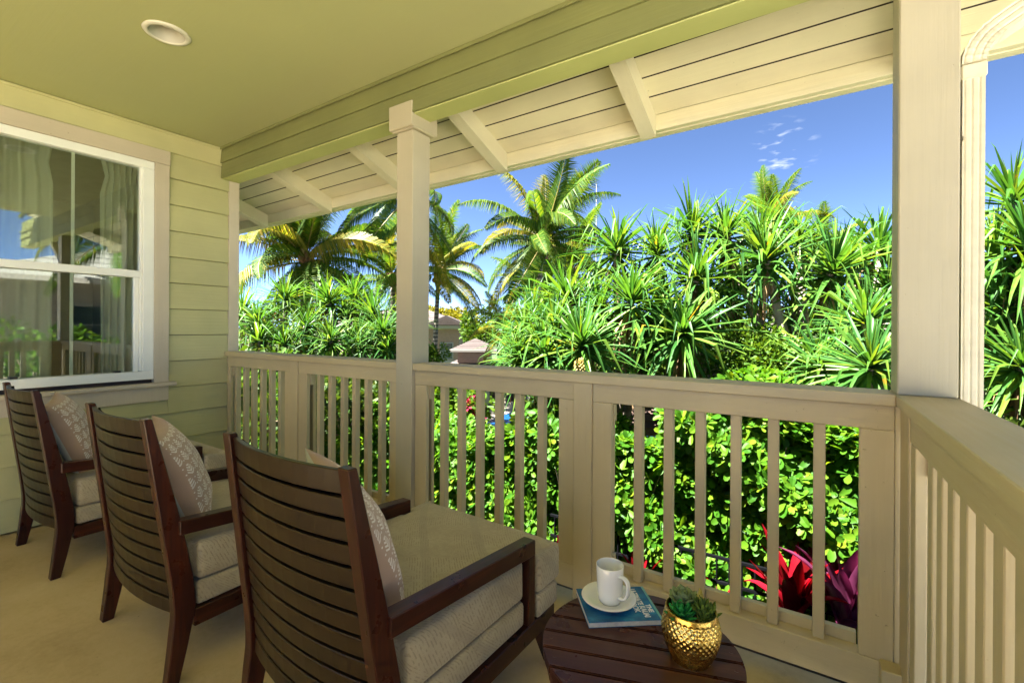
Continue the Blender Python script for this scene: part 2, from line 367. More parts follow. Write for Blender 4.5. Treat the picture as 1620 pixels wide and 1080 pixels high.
# ------------------------------------------------------------------ mesh helpers
class MB:
    def __init__(s): s.v = []; s.f = []; s.mi = []; s.cur = 0
    def add(s, vs, fs):
        b = len(s.v); s.v += [tuple(v) for v in vs]
        for f in fs: s.f.append(tuple(b+i for i in f)); s.mi.append(s.cur)
        return s
    def box(s, x0, x1, y0, y1, z0, z1, b=0.0025):
        """chamfered box"""
        x0, x1 = min(x0, x1), max(x0, x1); y0, y1 = min(y0, y1), max(y0, y1); z0, z1 = min(z0, z1), max(z0, z1)
        b = min(b, (x1-x0)*.3, (y1-y0)*.3, (z1-z0)*.3)
        c = ((x0+x1)/2, (y0+y1)/2, (z0+z1)/2); h = ((x1-x0)/2, (y1-y0)/2, (z1-z0)/2)
        vs = []; idx = {}
        for sx in (-1, 1):
            for sy in (-1, 1):
                for sz in (-1, 1):
                    for a in range(3):
                        d = [h[0], h[1], h[2]]
                        for k in range(3):
                            if k != a: d[k] -= b
                        idx[(sx, sy, sz, a)] = len(vs)
                        vs.append((c[0]+sx*d[0], c[1]+sy*d[1], c[2]+sz*d[2]))
        fs = []
        def F(l, n):
            p = [Vector(vs[i]) for i in l]
            nn = (p[1]-p[0]).cross(p[2]-p[0])
            fs.append(l if nn.dot(Vector(n)) > 0 else l[::-1])
        for sg in (-1, 1):
            F([idx[(sg, -1, -1, 0)], idx[(sg, 1, -1, 0)], idx[(sg, 1, 1, 0)], idx[(sg, -1, 1, 0)]], (sg, 0, 0))
            F([idx[(-1, sg, -1, 1)], idx[(1, sg, -1, 1)], idx[(1, sg, 1, 1)], idx[(-1, sg, 1, 1)]], (0, sg, 0))
            F([idx[(-1, -1, sg, 2)], idx[(1, -1, sg, 2)], idx[(1, 1, sg, 2)], idx[(-1, 1, sg, 2)]], (0, 0, sg))
        for a in (-1, 1):
            for c2 in (-1, 1):
                F([idx[(a, c2, -1, 0)], idx[(a, c2, 1, 0)], idx[(a, c2, 1, 1)], idx[(a, c2, -1, 1)]], (a, c2, 0))
                F([idx[(a, -1, c2, 0)], idx[(a, 1, c2, 0)], idx[(a, 1, c2, 2)], idx[(a, -1, c2, 2)]], (a, 0, c2))
                F([idx[(-1, a, c2, 1)], idx[(1, a, c2, 1)], idx[(1, a, c2, 2)], idx[(-1, a, c2, 2)]], (0, a, c2))
                for d in (-1, 1):
                    F([idx[(a, c2, d, 0)], idx[(a, c2, d, 1)], idx[(a, c2, d, 2)]], (a, c2, d))
        return s.add(vs, fs)
    def prism(s, poly, axis, a, b):
        """extrude a 2D polygon along an axis from a to b (scalars or functions of the point)"""
        n = len(poly); vs = []
        for e in (a, b):
            for p in poly:
                w = e(p) if callable(e) else e
                q = list(p); q.insert(axis, w); vs.append(q)
        fs = [tuple(range(n))[::-1], tuple(range(n, 2*n))] + [(i, (i+1) % n, n+(i+1) % n, n+i) for i in range(n)]
        area = sum(poly[i][0]*poly[(i+1) % n][1]-poly[(i+1) % n][0]*poly[i][1] for i in range(n))
        if (area < 0) != (axis == 1): fs = [f[::-1] for f in fs]
        return s.add(vs, fs)
    def tube(s, pts, rad, k=8, cap=True):
        pts = [Vector(p) for p in pts]; n = len(pts)
        if not isinstance(rad, (list, tuple)): rad = [rad]*n
        up = Vector((0, 0, 1)); vs = []; prev = None
        for i, p in enumerate(pts):
            d = (pts[min(i+1, n-1)]-pts[max(i-1, 0)]).normalized()
            a = prev if prev else (Vector((1, 0, 0)) if abs(d.z) > 0.9 else up)
            e1 = (a-d*a.dot(d)).normalized(); e2 = d.cross(e1); prev = e1
            for j in range(k):
                t = 2*PI*j/k; vs.append(p+(e1*math.cos(t)+e2*math.sin(t))*rad[i])
        fs = [(i*k+j, i*k+(j+1) % k, (i+1)*k+(j+1) % k, (i+1)*k+j) for i in range(n-1) for j in range(k)]
        if cap: fs += [tuple(range(k))[::-1], tuple((n-1)*k+j for j in range(k))]
        return s.add(vs, fs)
    def lathe(s, prof, k=32, c=(0, 0, 0), close=False):
        vs = []; n = len(prof)
        for r, z in prof:
            for j in range(k):
                t = 2*PI*j/k; vs.append((c[0]+r*math.cos(t), c[1]+r*math.sin(t), c[2]+z))
        fs = [(i*k+j, i*k+(j+1) % k, (i+1)*k+(j+1) % k, (i+1)*k+j) for i in range(n-1) for j in range(k)]
        return s.add(vs, fs)
    def mesh(s, name, mats, smooth=False):
        me = bpy.data.meshes.new(name); me.from_pydata(s.v, [], s.f)
        for m in (mats if isinstance(mats, (list, tuple)) else [mats]): me.materials.append(m)
        if any(s.mi): me.polygons.foreach_set('material_index', s.mi)
        if smooth: me.polygons.foreach_set('use_smooth', [True]*len(s.f))
        me.update(); return me
    def build(s, name, mats, parent=None, smooth=False):
        return link(name, s.mesh(name, mats, smooth), parent)
def link(name, data, parent=None):
    o = bpy.data.objects.new(name, data); COL.objects.link(o)
    if parent is not None: o.parent = parent
    return o
def tag(o, label=None, cat=None, group=None, kind=None):
    if label: o['label'] = label
    if cat: o['category'] = cat
    if group: o['group'] = group
    if kind: o['kind'] = kind
    return o
def thing(name, label, cat, loc=(0, 0, 0), rz=0.0, group=None):
    o = bpy.data.objects.new(name, None); COL.objects.link(o); o.empty_display_size = 0.2
    o.location = loc; o.rotation_euler = (0, 0, rz)
    return tag(o, label, cat, group)
def smooth_by_angle(me, deg=40):
    bm = bmesh.new(); bm.from_mesh(me)
    for f in bm.faces: f.smooth = True
    for e in bm.edges:
        if len(e.link_faces) == 2 and e.calc_face_angle(0) > R_(deg): e.smooth = False
    bm.to_mesh(me); bm.free()
def scatter_mesh(name, tv, tf, mats, mat):
    """one mesh holding a copy of a small template (vertices tv, faces tf) at every 4x4 matrix"""
    tv = np.asarray(tv, float); Mx = np.asarray(mats, float); n = len(Mx); k = len(tv)
    vs = np.einsum('nij,kj->nki', Mx[:, :3, :3], tv)+Mx[:, None, :3, 3]
    me = bpy.data.meshes.new(name)
    lens = [len(f) for f in tf]; flat = np.array([i for f in tf for i in f])
    loops = (flat[None, :]+np.arange(n)[:, None]*k).ravel()
    me.vertices.add(n*k); me.vertices.foreach_set('co', vs.ravel())
    me.loops.add(len(loops)); me.loops.foreach_set('vertex_index', loops.astype(np.int32))
    tot = np.tile(lens, n); st = np.concatenate([[0], np.cumsum(tot)[:-1]])
    me.polygons.add(len(tot)); me.polygons.foreach_set('loop_start', st.astype(np.int32)); me.polygons.foreach_set('loop_total', tot.astype(np.int32))
    me.materials.append(mat); me.update(calc_edges=True); me.validate(); return me
def curve_pts(a, b, c, n):
    return [a*(1-t)**2+b*2*t*(1-t)+c*t*t for t in [i/(n-1) for i in range(n)]]

# ================================================================== the setting
WX = -4.12          # face of the house wall
def terrain(y):
    if y < 2.5: return -1.0
    if y < 6.2: return -1.38
    if y < 12: return -1.38-1.22*(y-6.2)/5.8
    if y < 26: return -2.6-0.4*(y-12)/14
    return -3.0
gm = MB()
ys = [-300, -60, -3, 2.1, 2.4, 3.2, 4.2, 6.2, 7, 8, 10, 12, 16, 20, 26, 40, 80, 200, 900]; xs = [-900, -200, -80, -40, -20, -10, -5, 0, 5, 10, 20, 40, 80, 200, 900]
gm.add([(x, y, terrain(y)) for y in ys for x in xs],
       [(j*len(xs)+i, j*len(xs)+i+1, (j+1)*len(xs)+i+1, (j+1)*len(xs)+i) for j in range(len(ys)-1) for i in range(len(xs)-1)])
tag(gm.build('ground', GROUND), kind='structure')

pt = MB().box(0.44, 12, -9, 1.9, -0.5, -0.16, 0.01)  # added pale slab out of view, bounces sunlight into the porch
tag(pt.build('bounce_slab', mat_plain('bounce_slab_pale', (0.62, 0.575, 0.47), 0.85, var=0.15, scale=1.5, bump=0.3, bscale=60)), kind='structure')
fl = MB().box(WX-0.06, 0.42, -2.6, 2.06, -0.14, 0.0, 0.006)
tag(fl.build('lanai_floor', FLOOR), kind='structure')
sk = MB().box(WX-0.06, 0.40, -2.58, 2.04, -1.2, -0.142, 0.0)
tag(sk.build('lanai_foundation', STUCCOL), kind='structure')
ce = MB().box(WX-0.1, 0.40, -2.6, 1.90, 2.757, 2.80, 0.0)
tag(ce.build('lanai_ceiling', CEIL), kind='structure')

# ------------------------------------------------------------------ house wall with its window
wall = thing('house_wall', 'olive lap siding wall of the porch with a double hung window', 'wall', (WX, 0, 0))
def wbox(name, m, x0, x1, y0, y1, z0, z1, parent=wall, b=0.0025):
    return MB().box(x0, x1, y0, y1, z0, z1, b).build(name, m, parent)
def siding(y0, y1, z0, z1):
    """one lap board: thin at its top, proud at its lower edge"""
    poly = [(-0.022, z0+0.0035), (0.014, z0+0.0035), (0.017, z0+0.0065), (-0.002, z1), (-0.022, z1)]
    return MB().prism(poly, 1, y0, y1).build('siding_board', SIDING, wall)
zz = [0.008+0.2*k for k in range(13)]
WY0, WY1 = 0.44, 1.524           # outer edges of the casing
for z0 in zz:
    z1 = min(z0+0.2, 2.604)
    if z1 < 0.722 or z0 > 2.60:
        siding(-2.6, 1.955, z0, z1)
    else:
        siding(-2.6, WY0-0.001, z0, z1); siding(WY1+0.001, 1.955, z0, z1)
        if z0 < 0.718: siding(WY0-0.0005, WY1+0.0005, z0, 0.722)
wbox('frieze_board', SIDING, -0.02, 0.020, -2.6, 1.899, 2.604, 2.752)
wbox('crown_strip', SIDING, 0.0205, 0.032, -2.6, 1.899, 2.736, 2.754)
wbox('corner_board', CORNERB, -0.03, 0.013, 1.957, 2.040, 0.0, 2.503)
wbox('sheathing', DWOOD, -0.10, -0.023, -2.6, WY0+0.1, 0.0, 2.75, b=0)
wbox('sheathing', DWOOD, -0.10, -0.023, WY1-0.1, 2.03, 0.0, 2.75, b=0)
wbox('sheathing', DWOOD, -0.10, -0.023, WY0+0.1, WY1-0.1, 0.0, 0.88, b=0)
wbox('sheathing', DWOOD, -0.10, -0.023, WY0+0.1, WY1-0.1, 2.50, 2.75, b=0)
win = MB().box(-0.06, 0.020, 0.545, 0.611, 0.945, 2.44).box(-0.06, 0.020, 1.363, 1.429, 0.945, 2.44) \
    .box(-0.06, 0.020, 0.545, 1.429, 2.4402, 2.495).box(-0.06, 0.020, 0.545, 1.429, 0.885, 0.9448).build('window', VINYL, wall)
wbox('inner_bead', VINYL, -0.04, 0.006, 0.6115, 0.626, 0.95, 2.4398, win); wbox('inner_bead', VINYL, -0.04, 0.006, 1.348, 1.3625, 0.95, 2.4398, win)
wbox('casing', CASING, -0.02, 0.026, 1.4295, WY1, 0.8565, 2.4955, win); wbox('casing', CASING, -0.02, 0.026, WY0, 0.5445, 0.8565, 2.4955, win)
wbox('casing', mat_paint('casing_paint_y', (0.52, 0.46, 0.33), 1), -0.02, 0.0285, WY0-0.004, WY1+0.004, 2.4960, 2.602, win)
wbox('sill', CASING, -0.02, 0.062, WY0-0.04, WY1+0.04, 0.829, 0.856, win, 0.004)
wbox('apron', CASING, -0.02, 0.024, WY0, WY1, 0.718, 0.8285, win)
wbox('meeting_rail', VINYL, -0.045, 0.008, 0.6265, 1.3475, 1.632, 1.682, win)
wbox('sash_stile', VINYL, -0.05, -0.016, 1.322, 1.3475, 0.9452, 1.6318, win); wbox('sash_stile', VINYL, -0.05, -0.016, 0.6265, 0.652, 0.9452, 1.6318, win)
wbox('muntin', VINYL, -0.034, -0.026, 0.980, 0.998, 1.683, 2.4398, win); wbox('muntin', VINYL, -0.054, -0.046, 0.980, 0.998, 0.9452, 1.6318, win)
wbox('pane', GLASS, -0.0245, -0.0225, 0.6268, 1.3472, 1.6825, 2.4396, win, 0); wbox('pane', GLASS, -0.044, -0.042, 0.6525, 1.3215, 0.9454, 1.6315, win, 0)
for y in (0.70, 1.21): wbox('sash_catch', BLACKP, -0.0415, -0.010, y, y+0.035, 0.9455, 0.958, win)
# room and curtains behind the glass
rm = MB()
X0, X1, Y0r, Y1r, Z0r, Z1r = WX-3.2, WX-0.105, -1.4, 1.93, 0.02, 2.72
rm.add([(X0, Y0r, Z0r), (X1, Y0r, Z0r), (X1, Y1r, Z0r), (X0, Y1r, Z0r), (X0, Y0r, Z1r), (X1, Y0r, Z1r), (X1, Y1r, Z1r), (X0, Y1r, Z1r)],
       [(0, 1, 2, 3), (4, 7, 6, 5), (0, 4, 5, 1), (3, 2, 6, 7), (0, 3, 7, 4)])
tag(rm.build('room_behind_window', ROOM), kind='structure')
def curtain(y0, y1, label, gather):
    m = MB(); n = 60; rows = 14; vs = []
    for r in range(rows):
        z = 2.50-1.75*r/(rows-1)
        for i in range(n):
            t = i/(n-1); amp = 0.025*(0.5+0.5*min(1, r/2))
            pinch = 1-gather*math.exp(-((z-2.36)/0.05)**2)
            y = (y0+y1)/2+(y1-y0)*(t-0.5)*pinch
            vs.append((WX-0.17+amp*math.sin(t*PI*11+0.5*math.sin(z*2))+0.01*math.sin(t*37+z*1.5), y, z))
    m.add(vs, [(r*n+i, r*n+i+1, (r+1)*n+i+1, (r+1)*n+i) for r in range(rows-1) for i in range(n-1)])
    return tag(m.build('curtain', CURTAIN, None, True), label, 'curtain', 'curtains behind the window')
curtain(0.52, 0.92, 'pale wide curtain hanging behind the far end of the window glass', 0.1)
curtain(1.17, 1.40, 'pale gathered curtain bunched behind the window next to the bare siding', 0.25)

# ------------------------------------------------------------------ header beam, posts, eave
BX1 = 2.2
beam = thing('header_beam', 'olive boxed header beam running above the railing', 'beam', (0, 0, 0))
MB().box(WX+0.034, BX1, 1.9005, 2.03, 2.509, 2.9, 0.0).build('beam_core', BEAM_SHADED, beam)
MB().prism([(1.886, 2.505), (1.9, 2.505), (1.9, 2.628), (1.893, 2.628)], 0, WX+0.022, BX1).build('beam_board', BEAM_SHADED, beam)
MB().prism([(1.882, 2.629), (1.9, 2.629), (1.9, 2.75), (1.891, 2.75)], 0, WX+0.022, BX1).build('beam_board', BEAM_SHADED, beam)
MB().box(WX+0.034, BX1, 1.872, 1.8815, 2.735, 2.7565).build('beam_bead', BEAM_SHADED, beam)
MB().box(WX+0.014, BX1, 1.9005, 2.035, 2.500, 2.5085).build('beam_soffit', SOFFIT_LIT, beam)

post = thing('porch_post', 'square porch post with a block capital between two railing bays', 'post', (-1.995, 1.99, 0))
MB().box(-0.066, 0.064, -0.070, 0.072, 0.0, 2.425).build('shaft', POST, post)
MB().box(-0.098, 0.092, -0.107, 0.108, 2.433, 2.575, 0.004).build('capital', POST, post)
MB().prism([(-0.085, 2.4255), (0.085, 2.4255), (0.092, 2.4328), (-0.092, 2.4328)], 1, -0.086, 0.09).build('capital_bead', POST, post)

cpost = thing('corner_post', 'thick corner post rising from the meeting of both railings', 'post', (0.311, 1.99, 0))
MB().box(-0.073, 0.073, -0.070, 0.065, 1.0712, 2.499, 0.004).build('shaft', POST, cpost)
MB().box(-0.0735, 0.050, -0.044, 0.050, 0.0, 1.0308).build('lower_shaft', RAIL[2], cpost)
MB().box(-0.112, 0.0, -0.112, -0.0465, 0.0, 0.195).build('plinth', RAIL[2], cpost)

SL = 0.35
GROOVE_SHADE = mat_plain('board_gap_shade', (0.035, 0.026, 0.016), 0.9, var=0.3)  # shadow of the gaps between eave boards, painted on the board edges
roof = thing('roof_eave', 'cream boarded roof overhang with exposed rafter tails', 'eave', (0, 2.75, 0)); roof.rotation_euler = (0, R_(-0.8), 0); roof.location = (0, 2.75, 0.018)
EX0, EX1 = -6.6, 1.5
def rz(y, base): return base+SL*(0-y)
pitch_y = 0.133
for k in range(7):
    ya, yb = -pitch_y*k-0.004, -pitch_y*(k+1)+0.005
    if k == 0: ya = 0.0
    poly = [(ya, rz(ya, 2.540)), (yb, rz(yb, 2.540)), (yb-0.003, rz(yb, 2.545)), (yb-0.003, rz(yb, 2.570)), (ya, rz(ya, 2.570))]
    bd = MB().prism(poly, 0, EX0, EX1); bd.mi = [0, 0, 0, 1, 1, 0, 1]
    bd.build('roof_board', [EAVE, GROOVE_SHADE], roof)
MB().prism([(0.06, rz(0.06, 2.605)), (-5.6, rz(-5.6, 2.605)), (-5.6, rz(-5.6, 2.66)), (0.06, rz(0.06, 2.66))], 0, EX0, EX1).build('roof_deck', ROOFG, roof)
MB().box(EX0, EX1, 0.002, 0.042, 2.446, 2.5405, 0.003).build('sub_fascia', EAVE, roof)
MB().box(EX0, EX1, 0.0435, 0.066, 2.4415, 2.60, 0.003).build('fascia_board', EAVE, roof)
MB().box(EX0, EX1, 0.0675, 0.112, 2.4445, 2.56, 0.004).build('gutter', EAVE, roof)
RX = [0.44, -0.78, -1.835, -2.80, -3.84, -4.95, -6.0]
for x in RX:
    w = 0.043
    poly = [(0.001, 2.4105), (0.001, 2.5395), (-0.712, rz(-0.712, 2.5395)), (-0.712, rz(-0.712, 2.418)), (-0.03, rz(-0.03, 2.409))]
    MB().prism(poly, 0, x-w, x+w).build('rafter_tail', RAFT, roof)

# recessed ceiling light
dl = thing('ceiling_light', 'round white recessed light set in the porch ceiling', 'ceiling light', (-2.728, 1.0, 2.757))
MB().lathe([(0.083, -0.0005), (0.099, -0.0005), (0.101, -0.004), (0.097, -0.009), (0.080, -0.012), (0.076, -0.008), (0.0755, -0.001)], 48).build('trim_ring', WHITE, dl, True)
MB().lathe([(0.0752, -0.008), (0.070, 0.0), (0.055, 0.05), (0.052, 0.055)], 48).build('baffle', mat_plain('baffle_grey', (0.40, 0.39, 0.31), 0.6, var=0.03), dl, True)
MB().lathe([(0.0515, 0.0545), (0.04, 0.046), (0.02, 0.042), (0.0002, 0.041)], 32).build('lamp', mat_plain('frosted_lamp', (0.80, 0.80, 0.70), 0.3), dl, True)
# ceiling hole is only suggested by a can above: cut the ceiling board round the light
ceo = bpy.data.objects['lanai_ceiling']
bm = bmesh.new()
cx_, cy_, rr = -2.728, 1.0, 0.078
K = 32
outer = [(WX-0.1, -2.6), (0.40, -2.6), (0.40, 1.90), (WX-0.1, 1.90)]
ring = [bm.verts.new((cx_+rr*math.cos(2*PI*i/K), cy_+rr*math.sin(2*PI*i/K), 2.757)) for i in range(K)]
ov = [bm.verts.new((x, y, 2.757)) for x, y in outer]
eds = [bm.edges.new((ring[i], ring[(i+1) % K])) for i in range(K)]+[bm.edges.new((ov[i], ov[(i+1) % 4])) for i in range(4)]
bmesh.ops.triangle_fill(bm, edges=eds, use_beauty=True)
for f in list(bm.faces):
    c = f.calc_center_median()
    if (c.x-cx_)**2+(c.y-cy_)**2 < (rr*0.9)**2: bm.faces.remove(f)
bmesh.ops.recalc_face_normals(bm, faces=bm.faces)
tv = [bm.verts.new((x, y, 2.86)) for x, y in outer]; bm.faces.new(tv)
for i in range(4): bm.faces.new((ov[i], ov[(i+1) % 4], tv[(i+1) % 4], tv[i]))
bm.to_mesh(ceo.data); bm.free()

# ------------------------------------------------------------------ railings
def railing_piece(root, name, m, *b, bev=0.0025): return MB().box(*b, bev).build(name, m, root)
fr = thing('front_railing', 'long tan railing across the front of the porch', 'railing', (0, 0, 0))
P = lambda n, m, *b: railing_piece(fr, n, m, *b)
P('cap', RAIL[0], WX+0.001, -2.0625, 1.925, 2.090, 1.032, 1.070)
P('cap', RAIL[0], -1.9295, 0.2365, 1.925, 2.090, 1.032, 1.070)
bays = [(-4.098, -3.175, [-4.023, -3.890, -3.766, -3.634, -3.506, -3.379]),
        (-3.083, -2.0625, [-2.898, -2.769, -2.637, -2.518, -2.397, -2.267]),
        (-1.9295, -0.912, [-1.752, -1.627, -1.500, -1.375, -1.251, -1.120]),
        (-0.821, 0.2365, [-0.638, -0.511, -0.386, -0.256, -0.129, 0.014])]
ST = [(-4.098, -4.055, -3.258, -3.175), (-3.083, -2.984, -2.144, -2.0625), (-1.9295, -1.840, -0.992, -0.912), (-0.821, -0.733, 0.144, 0.2365)]
for (a, b, bal), (s0, s1, s2, s3) in zip(bays, ST):
    P('top_rail', RAIL[0], a, b, 1.945, 2.03, 0.949, 1.0312)
    P('bottom_rail', RAIL[0], a, b, 1.945, 2.006, 0.075, 0.185)
    P('nailer', RAIL[0], s1+0.001, s2-0.001, 2.0065, 2.034, 0.09, 0.222)
    P('stile', RAIL[2], s0, s1, 1.9455, 1.972, 0.1855, 0.9485)
    P('stile', RAIL[2], s2, s3, 1.9455, 1.972, 0.1855, 0.9485)
    P('cleat', RAIL[2], s1-0.02, s1+0.004, 1.9725, 2.005, 0.865, 0.9485); P('cleat', RAIL[2], s1-0.02, s1+0.004, 1.9725, 2.005, 0.1855, 0.27)
    P('stile_backer', RAIL[2], s0+0.01, s1-0.012, 2.0055, 2.03, 0.223, 0.9485)
    for x in bal: P('baluster', RAIL[2], x, x+0.0365, 1.965, 2.003, 0.1855, 0.9485)
for x0, x1 in ((-3.1745, -3.0835), (-0.9115, -0.8215)): P('stub_post', RAIL[2], x0, x1, 1.935, 2.03, 0.0, 1.0315)

rr_ = thing('side_railing', 'tan side railing running toward the viewer along the open end of the porch', 'railing', (0, 0, 0))
Q = lambda n, m, *b: railing_piece(rr_, n, m, *b)
Q('cap', RAIL[1], 0.237, 0.392, -2.5, 2.086, 1.0325, 1.0705)
Q('top_rail', RAIL[1], 0.255, 0.34, -2.5, 1.94, 0.945, 1.0318)
Q('bottom_rail', RAIL[1], 0.255, 0.34, -2.5, 1.87, 0.075, 0.185)
Q('stile', RAIL[2], 0.2555, 0.283, 1.729, 1.796, 0.1855, 0.9445)
Q('stile', RAIL[2], 0.250, 0.2552, 1.797, 1.94, 0.0, 1.0318)
Q('cleat', RAIL[2], 0.284, 0.312, 1.705, 1.735, 0.865, 0.9445); Q('cleat', RAIL[2], 0.284, 0.312, 1.705, 1.735, 0.1855, 0.27)
y = 1.612-0.06
yy = [1.552, 1.450, 1.349, 1.248, 1.141, 1.043, 0.945] + [0.945-0.1*k for k in range(1, 34)]
for y in yy: Q('baluster', RAIL[2], 0.262, 0.300, y, y+0.0385+0.012, 0.1855, 0.9445)

# ------------------------------------------------------------------ downspout
ds = thing('downspout', 'ribbed cream downspout with elbow fixed beside the corner post', 'downspout', (0.4195, 1.985, 0))
def spout_section(w, d, ribs):
    """outline of a ribbed rectangular pipe"""
    pts = []; n = ribs*4
    for i in range(n+1):
        t = i/n; pts.append((-w+2*w*t, -d+(0.0022 if math.sin(t*PI*ribs*2) > 0.2 else 0)))
    for i in range(n+1):
        t = i/n; pts.append((w, -d+2*d*t) if i else (w, -d+0.001))
    for i in range(1, n): t = i/n; pts.append((w-2*w*t, d))
    for i in range(n): t = i/n; pts.append((-w, d-2*d*t))
    return pts
sec = spout_section(0.0255, 0.036, 3)
def sweep(sec, path, frames):
    m = MB(); n = len(sec); vs = []
    for p, (e1, e2) in zip(path, frames):
        for a, b in sec: vs.append(Vector(p)+Vector(e1)*a+Vector(e2)*b)
    m.add(vs, [(i*n+j, i*n+(j+1) % n, (i+1)*n+(j+1) % n, (i+1)*n+j) for i in range(len(path)-1) for j in range(n)])
    m.add(vs[:n], [tuple(range(n))[::-1]]); m.add(vs[-n:], [tuple(range(n))]); return m
sweep(sec, [(0, 0, -0.6), (0, 0, 2.055)], [((1, 0, 0), (0, 1, 0))]*2).build('pipe', GOLD_SPOUT, ds)
pth, frm = [], []
for i in range(19):
    a = R_(58)*i/18; rad = 0.115*(1+(0.035 if i % 3 == 1 else 0)*0)
    pth.append((0.115*(1-math.cos(a)), 0, 2.10+0.115*math.sin(a)))
    kk = 1.06 if i % 3 == 0 else 1.0
    frm.append(((math.cos(a)*kk, 0, -math.sin(a)*kk), (0, kk, 0)))
a = R_(58)
e = pth[-1]; pth.append((e[0]+0.5*math.sin(a), 0, e[2]+0.5*math.cos(a))); frm.append(((math.cos(a), 0, -math.sin(a)), (0, 1, 0)))
sec2 = [(x*1.08, y*1.08) for x, y in sec]
sweep(sec2, pth, frm).build('elbow', GOLD_SPOUT, ds)
MB().box(-0.0295, 0.0295, -0.0405, 0.0405, 2.053, 2.098, 0.004).build('collar', GOLD_SPOUT, ds)
MB().box(-0.0275, -0.0262, -0.06, 0.045, 1.86, 1.875, 0).build('strap', GOLD_SPOUT, ds)

# ================================================================== furniture
def bez_profile(keys, n=24):
    """smooth (y, z) curve through keys given by z, catmull-rom"""
    out = []
    for i in range(len(keys)-1):
        p0 = keys[max(i-1, 0)]; p1 = keys[i]; p2 = keys[i+1]; p3 = keys[min(i+2, len(keys)-1)]
        for k in range(n//(len(keys)-1)):
            t = k/(n//(len(keys)-1))
            out.append(tuple(0.5*((2*p1[j])+(-p0[j]+p2[j])*t+(2*p0[j]-5*p1[j]+4*p2[j]-p3[j])*t*t+(-p0[j]+3*p1[j]-3*p2[j]+p3[j])*t**3) for j in (0, 1)))
    out.append(keys[-1]); return out
REAR = bez_profile([(0.0, 0.0), (0.016, 0.16), (0.022, 0.30), (-0.012, 0.58), (-0.060, 0.955)], 24)
FRONT = bez_profile([(0.040, 0.0), (0.076, 0.17), (0.092, 0.30), (0.048, 0.58), (-0.034, 0.955)], 24)
def yr(z):
    for (a, b), (c, d) in zip(REAR, REAR[1:]):
        if b <= z <= d: return a+(c-a)*(z-b)/(d-b)
    return REAR[-1][0]
def half(z): return 0.350-0.034*max(0, z-0.2)/0.75
def rounded_slab(poly, z0, z1, r, crown=0.0, sub=3):
    """an upholstered slab: outline, rounded edges, slightly crowned top"""
    bm = bmesh.new()
    vs = [bm.verts.new((x, y, z0)) for x, y in poly]; f = bm.faces.new(vs)
    r_ = bmesh.ops.extrude_face_region(bm, geom=[f])
    bmesh.ops.translate(bm, verts=[v for v in r_['geom'] if isinstance(v, bmesh.types.BMVert)], vec=(0, 0, z1-z0))
    bmesh.ops.recalc_face_normals(bm, faces=bm.faces)
    bmesh.ops.bevel(bm, geom=list(bm.edges), offset=r, segments=sub, profile=0.6, affect='EDGES', clamp_overlap=True)
    x0, x1 = min(p[0] for p in poly), max(p[0] for p in poly); y0, y1 = min(p[1] for p in poly), max(p[1] for p in poly)
    for ax, lo, hi, n in ((0, x0, x1, 9), (1, y0, y1, 9)):
        for i in range(1, n):
            co = [0, 0, 0]; no = [0, 0, 0]; co[ax] = lo+(hi-lo)*i/n; no[ax] = 1
            bmesh.ops.bisect_plane(bm, geom=list(bm.verts)+list(bm.edges)+list(bm.faces), plane_co=co, plane_no=no)
    zm = (z0+z1)/2; rg = random.Random(3)
    for v in bm.verts:
        u = (v.co.x-x0)/(x1-x0)*2-1; w = (v.co.y-y0)/(y1-y0)*2-1
        k = max(0, 1-u**4)*max(0, 1-w**4)
        if v.co.z > zm: v.co.z += crown*k+0.003*math.sin(v.co.x*23+1)*math.sin(v.co.y*19)
        # sides bulge a little
        b = 0.010*(1-min(1, abs((v.co.z-zm)/(z1-zm)))**2)
        v.co.x += b*max(-1, min(1, u*1.4))*abs(u)**6; v.co.y += b*max(-1, min(1, w*1.4))*abs(w)**6
    for f in bm.faces: f.smooth = True
    me = bpy.data.meshes.new('slab'); bm.to_mesh(me); bm.free(); return me
